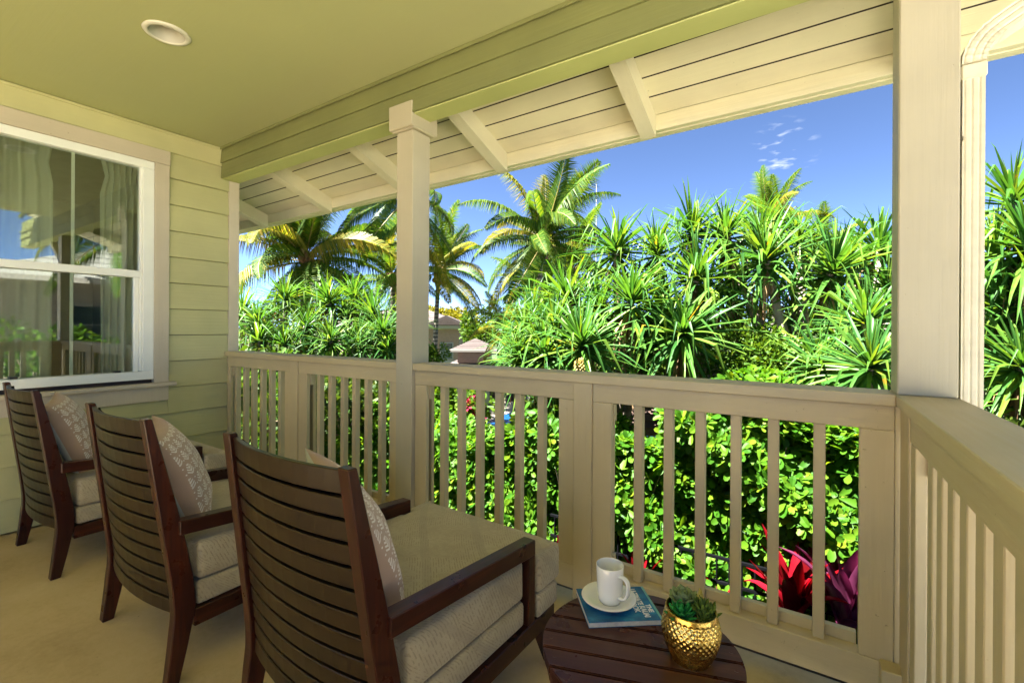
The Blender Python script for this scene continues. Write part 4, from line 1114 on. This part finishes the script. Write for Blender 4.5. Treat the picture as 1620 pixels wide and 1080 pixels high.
for i in range(120):
    zf = 1-2*(i+0.5)/120; q = math.sqrt(1-zf*zf); a = i*2.399
    n = Vector((q*math.cos(a), q*math.sin(a), zf)); FRUIT.add([n*0.085+d for d in (n*0.022, n.orthogonal().normalized()*0.016, n.cross(n.orthogonal()).normalized()*0.016, -n.orthogonal().normalized()*0.016, -n.cross(n.orthogonal()).normalized()*0.016)],
        [(0, 1, 2), (0, 2, 3), (0, 3, 4), (0, 4, 1)])
FRUIT_ME = FRUIT.mesh('fruit', mat_plain('pandanus_fruit', (0.30, 0.22, 0.05), 0.6, var=0.5, scale=30))
def pandanus(label, heads, base_xy, seed, budget=300, fruit=()):
    """heads: (point, leaf length, tilt vector)"""
    rg = random.Random(seed)
    bz = terrain(base_xy[1]); base = Vector((base_xy[0], base_xy[1], bz))
    t = thing('pandanus_tree', label, 'pandanus tree', base, 0, 'pandanus trees beyond the railing')
    cen = sum((h[0] for h in heads), Vector())/len(heads)
    fork = base+Vector((0, 0, (cen.z-bz)*0.45))
    tr = MB().tube(curve_pts(Vector((0, 0, -0.1)), Vector((rg.gauss(0, .1), rg.gauss(0, .1), (fork.z-bz)*.5)), fork-base, 6), [0.13, 0.115, 0.105, 0.10, 0.095, 0.09], 10)
    for s in range(6):
        a = s*1.05+rg.random(); tr.tube([(0, 0, 0.75), (0.28*math.cos(a), 0.28*math.sin(a), 0.3), (0.42*math.cos(a), 0.42*math.sin(a), -0.1)], 0.028, 6)
    tr.build('trunk', BARKP, t, True)
    leaves = []; loose = MB()
    for h, (p, L, tilt) in enumerate(heads):
        q = Vector(p)-base; f0 = fork-base
        mid = Vector(((f0.x*.35+q.x*.65), (f0.y*.35+q.y*.65), min(q.z-0.15, f0.z*0.5+q.z*0.5-0.25)))
        rr0 = 0.062
        MB().tube(curve_pts(f0, mid, q+Vector((0, 0, 0.08)), 8), [0.08, 0.075, 0.07, 0.066, rr0, 0.058, 0.054, 0.04], 8).build('branch', BARKP, t, True)
        ot = (Vector(p)-cen)*0.28; ax = Vector((tilt[0]+ot.x+rg.gauss(0, .12), tilt[1]+ot.y-0.16+rg.gauss(0, .1), 1)).normalized(); TM = Vector((0, 0, 1)).rotation_difference(ax).to_matrix().to_4x4()
        n = 112
        for i in range(n):
            u = (i/n)**0.74; lv = min(6, int(u*7+rg.uniform(-.4, .4))) if u > 0.02 else 0; lv = max(0, lv)
            s = 0.95*L*rg.uniform(0.8, 1.15)*(0.52+0.56*min(1, u*2.4))
            m = Matrix.Translation(q+ax*(0.16*(1-u)-0.03)) @ TM @ Matrix.Rotation(i*2.09+rg.uniform(-.2, .2)+0.12*i, 4, 'Z') @ Matrix.Scale(s, 4)
            leaves.append((m, rg.choice(PSET[lv]), Vector(p)))
        for i in range(26):
            m = Matrix.Translation(q+Vector((0, 0, -0.06-0.02*rg.random()))) @ Matrix.Rotation(rg.uniform(0, 6.28), 4, 'Z') @ Matrix.Scale(L*rg.uniform(.6, 1.25), 4)
            dm = rg.choice(DSET)
            loose.v += []; b = len(loose.v)
            loose.add([m @ v.co for v in dm.vertices], [tuple(pp.vertices) for pp in dm.polygons])
        if h in fruit:
            o = link('fruit', FRUIT_ME, t); o.location = q+Vector((0.12, -0.28, -0.16))
    loose.build('dry_leaves', PANDEAD, t)['kind'] = 'stuff'
    order = sorted(range(len(leaves)), key=lambda i: (leaves[i][2]-EYE).length/ (1+0))
    rest = MB()
    for r, i in enumerate(order):
        m, me, _ = leaves[i]
        if r < budget:
            o = link('leaf', me, t); o.matrix_local = m
        else: rest.add([m @ v.co for v in me.vertices], [tuple(pp.vertices) for pp in me.polygons])
    if rest.v: tag(rest.build('leaves', PANDAN, t), kind='stuff')
    return t
def hd(px, py, d, L=0.95, tx=0.0, ty=0.0): return (at(px, py, d), L, (tx, ty))
# the big tree right of the middle
pandanus('tall pandanus tree with hanging dry skirts near the corner post',
    [hd(1213, 420, 6.3, 1.05), hd(1313, 438, 6.0, 1.05, 0.1), hd(1150, 380, 6.9, 0.95), hd(1262, 392, 7.2, 0.9), hd(1205, 378, 7.6, 0.95), hd(1255, 500, 7.4, 0.9), hd(1352, 480, 7.2, 0.9, .2)], (0.1, 6.9), 21)
pandanus('broad pandanus tree with many crowns over the middle of the right hand rail',
    [hd(1080, 535, 5.6), hd(1100, 448, 6.2, 1.0), hd(1040, 408, 6.8, 0.9), hd(1095, 375, 7.2, 0.9), hd(1120, 490, 6.6), hd(1160, 470, 7.0, 0.9), hd(1045, 500, 6.6, 0.9)], (-1.4, 7.0), 22)
pandanus('pandanus tree bearing a knobbly fruit, just right of the leaning palm trunk',
    [hd(997, 485, 6.0), hd(922, 555, 5.5, 0.9), hd(975, 402, 7.0, 0.95), hd(900, 478, 6.8, 0.9), hd(948, 500, 6.6, 0.9), hd(1010, 560, 6.2, 0.85)], (-2.4, 6.8), 23, 300, (1,))
pandanus('low sprawling pandanus tree nearest the distant house',
    [hd(873, 527, 6.2, 0.85), hd(830, 537, 6.5, 0.72, -.1), hd(822, 572, 6.0, 0.60, -.05), hd(862, 570, 5.8, 0.8), hd(845, 505, 7.2, 0.8), hd(905, 520, 7.2, 0.85)], (-3.3, 7.0), 24)
pandanus('dark low pandanus clump tight against the corner post',
    [hd(1370, 520, 4.9, 0.8), hd(1376, 590, 4.3, 0.75), hd(1300, 590, 5.0, 0.75), hd(1388, 402, 6.8, 0.95), hd(1345, 420, 7.4, 0.9), hd(1405, 470, 6.0, 0.85), hd(1335, 555, 5.6, 0.8)], (0.6, 5.4), 25)
pandanus('dense dark pandanus tree beyond the downspout',
    [hd(1602, 330, 5.2, 0.85), hd(1575, 415, 5.0, 0.85), hd(1625, 400, 4.6, 0.85), hd(1590, 500, 4.8, 0.85), hd(1640, 480, 4.6, 0.9), hd(1610, 590, 4.4, 0.85), hd(1570, 560, 5.2, 0.85), hd(1650, 640, 4.4, 0.85)], (2.6, 4.6), 26)
pandanus('pandanus tree with pale branches at the end of the rail beside the siding',
    [hd(410, 515, 9.6, 0.85), hd(450, 478, 10.2, 0.9), hd(410, 545, 9.2, 0.8), hd(483, 522, 9.6, 0.85), hd(385, 500, 10.4, .9), hd(452, 552, 9.2, 0.75)], (-9.0, 5.2), 27)
pandanus('pandanus tree of spiky crowns in front of the big coconut palm',
    [hd(520, 482, 10.4, 0.9), hd(523, 545, 9.4, 0.8), hd(567, 548, 9.6, 0.8), hd(490, 555, 9.8, 0.75), hd(545, 512, 10.6, 0.85)], (-7.8, 6.4), 28)
pandanus('pandanus tree left of the porch post with yellowing leaf tips',
    [hd(560, 475, 11.2, 0.9), hd(590, 500, 10.4, 0.9), hd(605, 530, 9.8, 0.9), hd(640, 520, 10.6, 0.9), hd(612, 560, 9.6, 0.85)], (-7.0, 7.6), 29)

# --- coconut palms
def frond(L, el, droop, seed, hang=0.75, wind=Vector((0, 0, 0)), nl=84):
    """one feather frond along +X: rib, leaflets that hang from it"""
    rg = random.Random(seed); pts = []; e = el; p = Vector((0, 0, 0)); N = 16
    for i in range(N+1):
        pts.append(p.copy()); t = i/N
        p = p+Vector((math.cos(e), 0, math.sin(e)))*L/N+wind*(0.02*t*L/N*8); e -= droop*(0.35+1.3*t)/N
        e = max(e, -1.45)
    m = MB(); m.cur = 1
    m.tube(pts, [0.035*(1-0.86*i/N)*L/4 for i in range(N+1)], 5, False); m.cur = 0
    for side in (-1, 1):
        for i in range(nl):
            t = 0.13+0.87*(i+rg.random()*.6)/nl
            k = min(N-1, int(t*N)); fr_ = t*N-k; q = pts[k].lerp(pts[k+1], min(1, fr_)); d = (pts[k+1]-pts[k]).normalized()
            ll = L*0.26*math.sin(PI*min(1, 0.18+0.80*t))**0.75*rg.uniform(0.85, 1.12)
            out = Vector((0, side, 0)); fwd = 0.22+0.5*t
            v0 = (out*(1.0-0.35*hang)+d*fwd+Vector((0, 0, 0.25))).normalized()
            v1 = (v0*(1-hang*0.75)+Vector((0, 0, -1.0))*hang*rg.uniform(0.8, 1.2)+wind*0.6).normalized()
            a = q; b = q+v0*ll*0.38; c = b+v1*ll*0.62
            w = 0.022*L/4*rg.uniform(.9, 1.2)
            wd = d if abs(d.dot(v0)) < 0.95 else Vector((0, 0, 1))
            s = (wd-v0*wd.dot(v0)).normalized()*w
            base = len(m.v)
            m.add([a-s*.5, a+s*.5, b+s, b-s, c], [(0, 1, 2, 3), (3, 2, 4)])
    return m
FSET = {}
def frond_me(lv, mat, key):
    k = (lv, key)
    if k not in FSET:
        el, dr, hg = [(80, .45, .35), (66, .9, .6), (48, 1.35, .85), (30, 1.6, .95), (10, 1.5, 1.0), (-15, 1.2, 1.0), (-40, 0.7, 1.0)][lv]
        FSET[k] = [frond(1.0*4, R_(el), dr, lv*7+s+len(key), hg).mesh('frond', [mat, RACHIS]) for s in (1, 2)]
    return FSET[k]
def palm(label, crown, L, base_xy, seed, n=22, trunk_r=0.13, lean=None, mats=(PALMG, PALMY), skip=None, lvmax=6.6, az0=0.0, tilt=None):
    rg = random.Random(seed); crown = Vector(crown); bz = terrain(base_xy[1])
    base = Vector((base_xy[0], base_xy[1], bz))
    t = thing('coconut_palm', label, 'palm tree', base, 0, 'coconut palms in the garden')
    c = crown-base
    mid = Vector((c.x*.35, c.y*.35, c.z*.5))
    pts = curve_pts(Vector((0, 0, -.1)), mid, c, 14)
    MB().tube(pts, [trunk_r*(1.35 if i == 0 else 1.0-0.25*i/13)*(1+0.03*(i % 2)) for i in range(14)], 12).build('trunk', BARK, t, True)
    m = MB()
    for i in range(12):
        a = i*2.399; m.tube([c+Vector((0.06*math.cos(a), 0.06*math.sin(a), -0.25)), c+Vector((0.17*math.cos(a), 0.17*math.sin(a), 0.02)), c+Vector((0.30*math.cos(a), 0.30*math.sin(a), 0.35))], [0.05, 0.06, 0.03], 6)
    m.build('leaf_sheath', RACHISD, t, True)
    for i in range(n):
        u = i/(n-1); lv = int(min(6, max(0, u*lvmax+rg.uniform(-.45, .45)))); az = az0+i*2.399+rg.uniform(-.25, .25)
        if skip and skip(az % (2*PI), lv): continue
        mat, key = (mats[0], 'g') if rg.random() > 0.20 else (mats[1], 'y')
        o = link('frond', rg.choice(frond_me(lv, mat, key)), t)
        o.matrix_local = Matrix.Translation(c+Vector((0, 0, 0.12*(1-u)))) @ (Matrix.Rotation(R_(tilt[0]), 4, Vector(tilt[1])) if tilt else Matrix()) @ Matrix.Rotation(az, 4, 'Z') @ Matrix.Rotation(rg.uniform(-.6, .6), 4, 'X') @ Matrix.Scale(L/4*rg.uniform(.88, 1.1), 4)
    if rg.random() > 0.2:
        cm = MB()
        for i in range(7):
            a = rg.uniform(0, 6.28); cm.lathe([(0.001, -.13), (.07, -.09), (.1, 0), (.07, .09), (.001, .12)], 8, c+Vector((.24*math.cos(a), .24*math.sin(a), -.25-rg.random()*.3)))
        cm.build('coconuts', RACHISD, t, True)
    return t
def gxy(px, d): p = at(px, 520, d); return (p.x, p.y)
palm('leaning coconut palm with a full crown standing clear against the sky', at(858, 385, 19), 3.7, gxy(838, 20), 31, 32)
palm('big coconut palm with arching fronds close to the siding end of the rail', at(484, 415, 15.5), 3.7, gxy(478, 16), 32, 36, 0.16)
palm('slim coconut palm half hidden by the porch post, in front of the distant house', at(694, 432, 22), 3.2, gxy(685, 22), 33, 22, 0.13)
palm('coconut palm whose crown hides behind the top of the porch post', at(640, 318, 17), 3.3, gxy(646, 17), 34, 20, 0.14)
palm('shorter coconut palm behind the leaning one', at(905, 432, 25), 3.8, gxy(950, 25), 35, 22, 0.15)
palm('low coconut palm with yellow fronds below the leaning crown', at(850, 470, 27), 3.3, gxy(852, 27), 36, 18, 0.13)
palm('coconut palm rising behind the tallest pandanus crown', at(1225, 362, 21), 2.8, gxy(1222, 21), 37, 17, 0.13, None, (PALMG, PALMY), None, 4.6, 0, (-34, AX_F))
palm('coconut palm behind the pandanus close to the corner post', at(1302, 412, 20), 2.5, gxy(1300, 20), 38, 17, 0.13, None, (PALMG, PALMY), None, 5.2, 0, (-25, AX_F))
palm('yellowish coconut palm just left of the porch post', at(622, 445, 20), 2.9, gxy(620, 20), 39, 18, 0.13, None, (PALMY, PALMG))
palm('small palm beside the tiled gazebo roof', at(800, 520, 24), 2.4, gxy(800, 24), 40, 18, 0.12, None, (PALMY, PALMG))

# --- rounder trees and shrubs
LV, LF = obovate(1.0, 0.55)
def bush(name, label, cat, c, rx, rz, leaf, n, mat, seed, trunk=True, group=None):
    rg = random.Random(seed); c = Vector(c); bz = terrain(c.y); base = Vector((c.x, c.y, bz))
    t = thing(name, label, cat, base, 0, group)
    cl = [(Vector((rg.gauss(0, .42)*rx, rg.gauss(0, .42)*rx, rg.uniform(-.55, .75)*rz)), rg.uniform(.30, .5)) for _ in range(16)]
    mats = []
    for i in range(n):
        o, r = cl[i % 16]
        d = Vector((rg.gauss(0, 1), rg.gauss(0, 1), rg.gauss(.25, 1))).normalized(); q = r*(rg.random()**0.35)
        p = o+Vector((d.x*q*rx, d.y*q*rx, d.z*q*rz*1.1))
        m = Matrix.Translation(p+c-base) @ rot_to(d+Vector((rg.gauss(0, .6), rg.gauss(0, .6), rg.gauss(-.1, .5))), rg.uniform(0, 6.28)) @ Matrix.Scale(leaf*rg.uniform(.7, 1.3), 4)
        mats.append(m)
    tag(link('crown', scatter_mesh('crown', LV, LF, mats, mat), t), kind='stuff')
    tk = MB(); h = c.z-bz
    tk.tube([(0, 0, -.1), (0.05, 0, h*.5), (0, 0.05, h)], [max(.05, rx*.06), max(.04, rx*.05), max(.03, rx*.03)], 7)
    for o, r in cl[:9]: tk.tube([(0, 0, h*.55), Vector((o.x*.5, o.y*.5, h*.85)), o+c-base], [max(.03, rx*.03), max(.02, rx*.02), .015], 5, False)
    tk.build('trunk', TWIG, t, True); return t
bush('spreading_tree', 'wide yellow blossoming tree behind the distant house roof', 'tree', at(697, 516, 60), 4.6, 2.2, 0.42, 5200, TREEY, 51)
bush('shrub', 'light green shrub beside the slim palm trunk', 'shrub', at(682, 572, 20), 0.48, 0.70, 0.14, 1500, TREEL, 52)
bush('shrub', 'small leaved green shrub under the hanging dry skirts', 'shrub', at(1205, 590, 5.6), 0.62, 0.55, 0.065, 4200, TREEL, 53)
bush('shrub', 'feathery green shrub between the house and the gazebo roof', 'shrub', at(748, 530, 33), 0.95, 1.5, 0.24, 1800, TREEL, 54)
bush('shrub', 'yellow green shrub beneath the distant house', 'shrub', at(700, 655, 9.5), 0.65, 0.55, 0.14, 1400, TREEL, 55)
bush('shrub', 'olive shrub seen in the gap beside the nearest stub post', 'shrub', at(880, 650, 7.0), 0.7, 0.5, 0.12, 1600, TREEG, 56)
bush('shrub', 'dense shrub under the pandanus beside the siding', 'shrub', at(415, 622, 7.5), 1.3, 0.6, 0.13, 2600, TREEL, 57)
bush('shrub', 'dense shrub under the pandanus beside the porch post', 'shrub', at(545, 628, 7.5), 1.3, 0.55, 0.13, 2600, TREEG, 58)
bush('shrub', 'dark shrub below the downspout', 'shrub', at(1600, 760, 4.4), 0.9, 0.6, 0.10, 2200, TREEG, 59)
bush('shrub', 'deep green shrub in the shade behind the broad pandanus trunks', 'shrub', at(1080, 575, 9.0), 2.0, 1.0, 0.16, 3800, TREEG, 61)
bush('shrub', 'deep green shrub in the shade behind the pandanus with the fruit', 'shrub', at(930, 580, 9.2), 1.7, 0.9, 0.16, 3200, TREEG, 62)
bush('shrub', 'deep green shrub behind the pandanus clump by the corner post', 'shrub', at(1340, 570, 8.6), 1.9, 1.0, 0.16, 3600, TREEG, 63)
bush('shrub', 'leafy shrub behind the bright hedge', 'shrub', at(1250, 655, 5.6), 0.9, 0.42, 0.085, 2400, TREEG, 60)
for k, (px, py, d, rx, rz_) in enumerate([(770, 512, 75, 4.5, 3.0), (850, 512, 80, 6, 3.4), (560, 512, 70, 6, 3.6), (430, 510, 66, 6, 4.0), (960, 512, 82, 7, 3.4), (1080, 512, 78, 7, 3.6), (1220, 512, 74, 7, 3.6), (1370, 510, 72, 7, 3.8), (1600, 505, 70, 8, 4.5), (640, 512, 84, 6, 3.4)]):
    labs = ['dark far tree above the gazebo roof', 'dark far tree behind the low yellow palm', 'far tree behind the pandanus left of the porch post', 'far tree behind the pandanus by the siding', 'far tree behind the pandanus with the fruit', 'far tree behind the broad pandanus', 'far tree behind the tallest pandanus', 'far tree beside the corner post', 'far tree behind the downspout pandanus', 'far tree behind the porch post']
    bush('far_tree', labs[k], 'tree', at(px, py, d)-Vector((0, 0, .6)), rx, rz_, 0.55, 1600, TREEG, 70+k, True, 'trees along the far edge of the garden')
# red blossoms on a bush past the balusters
fb = bush('flowering_bush', 'bush with crimson flowers seen between the balusters under the distant house', 'bush', at(750, 652, 8.5), 0.45, 0.4, 0.11, 700, TREEL, 91)
rg = random.Random(9); mats = []
for i in range(150):
    cc = rg.choice([at(745, 640, 8.2), at(753, 662, 8.2), at(830, 675, 8.0), at(560, 640, 9)])
    d = Vector((rg.gauss(0, 1), rg.gauss(0, 1), rg.gauss(.3, 1))).normalized()
    mats.append(Matrix.Translation(cc+d*0.05-Vector(fb.location)) @ rot_to(d) @ Matrix.Scale(rg.uniform(.08, .15), 4))
tag(link('blossoms', scatter_mesh('blossoms', LV, LF, mats, BOUG), fb), kind='stuff')

# ------------------------------------------------------------------ buildings and pool beyond the garden
def hip_roof(x0, x1, y0, y1, z, h, ridge, over=0.0):
    """courses of shingles on four slopes"""
    m = MB(); cx_, cy_ = (x0+x1)/2, (y0+y1)/2; rx = (x1-x0)/2; ry = (y1-y0)/2
    r0 = ridge
    n = 9
    for k in range(n):
        t0, t1 = k/n, (k+1)/n
        def ring(t, up):
            ax = rx*(1-t)+r0*t; ay = ry*(1-t)+0.02*t; zz_ = z+h*t+up
            return [(cx_-ax, cy_-ay, zz_), (cx_+ax, cy_-ay, zz_), (cx_+ax, cy_+ay, zz_), (cx_-ax, cy_+ay, zz_)]
        lo, hi = ring(t0, 0.03), ring(t1, 0.0)
        for i in range(4): m.add([lo[i], lo[(i+1) % 4], hi[(i+1) % 4], hi[i]], [(0, 1, 2, 3)])
        lo2 = ring(t0, 0.0)
        for i in range(4): m.add([lo2[i], lo2[(i+1) % 4], lo[(i+1) % 4], lo[i]], [(0, 1, 2, 3)])
    m.add([(x0, y0, z), (x1, y0, z), (x1, y1, z), (x0, y1, z)], [(3, 2, 1, 0)])
    return m
def window_part(parent, cx_, y, cz, w, h, facing=-1):
    f = MB().box(cx_-w/2, cx_+w/2, y, y+facing*0.06, cz-h/2, cz-h/2+.08).box(cx_-w/2, cx_+w/2, y, y+facing*0.06, cz+h/2-.08, cz+h/2) \
        .box(cx_-w/2, cx_-w/2+.08, y, y+facing*0.06, cz-h/2+.081, cz+h/2-.081).box(cx_+w/2-.08, cx_+w/2, y, y+facing*0.06, cz-h/2+.081, cz+h/2-.081) \
        .box(cx_-w/2+.081, cx_+w/2-.081, y, y+facing*0.045, cz-.03, cz+.03).build('window', TRIMW, parent)
    MB().box(cx_-w/2+.081, cx_+w/2-.081, y+facing*0.012, y+facing*0.02, cz-h/2+.081, cz-.031, 0).box(cx_-w/2+.081, cx_+w/2-.081, y+facing*0.012, y+facing*0.02, cz+.031, cz+h/2-.081, 0).build('pane', DGLASS, f)
AZ = -R_(34)
hc = at(690, 520, 40); ho = Vector((hc.x, hc.y, 0))
house = thing('distant_house', 'two storey pinkish house with a tiled hip roof beyond the palms', 'house', (ho.x, ho.y, 0), -AZ)
MB().box(-9, 2.0, -0.2, 9, -3.1, 1.42, 0.02).build('wall', STUCCO, house)
MB().box(-9, 2.05, -0.26, -0.201, 1.15, 1.42, 0.01).build('frieze', TRIMW, house)
hip_roof(-10, 3.0, -1.1, 10, 1.43, 1.55, 2.0).build('roof', ROOFP, house)
MB().box(-10.02, 3.02, -1.14, -1.101, 1.22, 1.46, 0.01).build('gutter', TRIMW, house)
MB().prism([(-0.9, 1.47), (3.0, 1.47), (1.05, 2.3)], 1, -1.5, 1.0).build('gable', ROOFP, house)
MB().prism([(-0.3, 1.50), (2.4, 1.50), (1.05, 2.08)], 1, -1.53, -1.501).build('gable_vent', DWOOD, house)
for x, z in ((-3.2, 0.05), (0.95, -0.75), (-3.2, -1.9), (-6.5, 0.05), (-6.5, -1.9)): window_part(house, x, -0.2, z, 1.15, 1.5)
MB().box(-9, 2.05, -0.25, -0.201, -1.75, -1.55, 0.01).build('belt_course', TRIMW, house)
gz = thing('gazebo', 'small gazebo with a tiered pinkish tiled roof among the shrubs', 'gazebo', at(752, 560, 27)*1.0, -AZ)
gl = gz.location.copy(); gz.location = (gl.x, gl.y, 0)
hip_roof(-1.35, 1.35, -1.35, 1.35, 0.02, 0.62, 0.02).build('upper_roof', ROOFP, gz)
MB().box(-0.95, 0.95, -0.95, 0.95, -0.72, 0.02, 0.01).build('cupola', STUCCO, gz)
MB().box(-1.36, 1.36, -1.37, -1.351, -0.08, 0.05, 0.005).build('upper_gutter', TRIMW, gz)
MB().box(-0.62, 0.62, -0.97, -0.951, -0.50, -0.14, 0.005).build('vent', mat_plain('vent_brown', (0.20, 0.13, 0.09), .7), gz)
hip_roof(-2.9, 2.9, -2.9, 2.9, -1.55, 0.95, 1.0).build('lower_roof', ROOFP, gz)
MB().box(-2.92, 2.92, -2.95, -2.901, -1.68, -1.52, 0.005).build('lower_gutter', TRIMW, gz)
for x in (-2.3, -0.8, 0.8, 2.3): MB().box(x-.11, x+.11, -2.5, -2.28, -3.0, -1.56).build('column', TRIMW, gz)
MB().box(-2.2, 2.2, -1.2, 2.2, -3.0, -1.57, .01).build('wall', DWOOD, gz)
# pool and the shingled hut roof before it
pl = at(1000, 680, 17.5)
pool = MB().box(-5.5, 6, -4.0, 9, -0.15, 0.0, 0.02).build('pool', WATER); pool.location = (pl.x, pl.y+1, -2.44); pool.rotation_euler = (0, 0, -AZ*0.2)
tag(pool, kind='structure')
deck = MB().box(-7, 7.5, -5.5, 10.5, -0.2, -0.06, 0.02).build('pool_deck', STUCCOL); deck.location = (pl.x, pl.y+1, -2.46); deck.rotation_euler = pool.rotation_euler; tag(deck, kind='structure')
hp_ = at(1065, 668, 9.5)
hut = thing('pool_hut', 'brown shingled hut roof on dark posts in front of the blue pool', 'hut', (hp_.x, hp_.y, 0), R_(14))
zr = hp_.z-0.16
nr, nc = 7, 22
RXh = 1.75
for r in range(nr):
    for c in range(nc):
        if r*nc+c >= 300: break
        y0 = -0.06+0.20*r; z0 = zr+0.55*0.20*r
        x0 = -RXh+c*2*RXh/nc+(0.04 if r % 2 else 0); w = 2*RXh/nc-0.008
        MB().add([(x0, y0, z0+.028), (x0+w, y0, z0+.028), (x0+w, y0+.23, z0+.11+.022), (x0, y0+.23, z0+.11+.022), (x0, y0, z0+.004), (x0+w, y0, z0+.004)], [(0, 1, 2, 3), (4, 5, 1, 0)]).build('shingle', ROOFB, hut)
MB().prism([(-0.04, zr-0.01), (1.5, zr+0.84), (1.5, zr+0.80), (-0.04, zr-0.06)], 0, -RXh, RXh).build('roof_deck', DWOOD, hut)
MB().prism([(1.501, zr+0.84), (3.0, zr+0.0), (3.0, zr-0.04), (1.501, zr+0.80)], 0, -RXh, RXh).build('roof_deck', ROOFB, hut)
for x in (-1.62, 0.0, 1.62):
    for y in (0.1, 2.8): MB().box(x-.06, x+.06, y-.06, y+.06, -3.0, zr-0.02).build('post', DWOOD, hut)
MB().box(-RXh, RXh, 0.03, 0.17, zr-0.17, zr-0.061).build('beam', DWOOD, hut)
fp = at(943, 400, 36)
pole = thing('flagpole', 'thin pale pole standing up behind the palm fronds', 'pole', (fp.x, fp.y, terrain(fp.y)))
hz = at(943, 292, 36).z-terrain(fp.y)
MB().tube([(0, 0, -.1), (0, 0, hz)], [0.045, 0.022], 8).build('mast', mat_plain('pole_grey', (0.16, 0.155, 0.15), .6), pole, True)
MB().lathe([(.001, -.05), (.05, 0), (.001, .05)], 8, (0, 0, hz+.04)).build('finial', TRIMW, pole, True)

# the neighbouring house mirrored in the window glass
nh = thing('neighbour_house', 'cream neighbouring house with a grey shingle roof, mirrored in the window', 'house', (11.5, 7.0, -0.7), R_(0))
MB().box(0, 8, -4, 6, -0.3, 3.4, .02).build('wall', STUCCOL, nh)
hip_roof(-1.0, 9, -5, 7, 3.4, 2.0, 1.0).build('roof', ROOFG, nh)
for y, z in ((-2.0, 2.0), (1.5, 2.0), (4.2, 2.0)):
    f = MB().box(-0.05, -0.001, y-.55, y+.55, z-.7, z+.7).build('window', TRIMW, nh)
    MB().box(-0.06, -0.0505, y-.45, y+.45, z-.6, z-.02, 0).box(-0.06, -0.0505, y-.45, y+.45, z+.02, z+.6, 0).build('pane', DGLASS, f)
MB().box(-1.02, -.97, -5, 7, 3.28, 3.44).build('gutter', TRIMW, nh)
palm('coconut palm beside the neighbouring house, mirrored in the window', (8.2, 5.2, 4.2), 2.8, (8.0, 5.4), 45, 20, 0.14)
bush('shrub', 'round shrub in front of the neighbouring house, mirrored in the window', 'shrub', (7.0, 3.2, 0.3), 1.3, 0.9, 0.14, 2200, TREEL, 95)
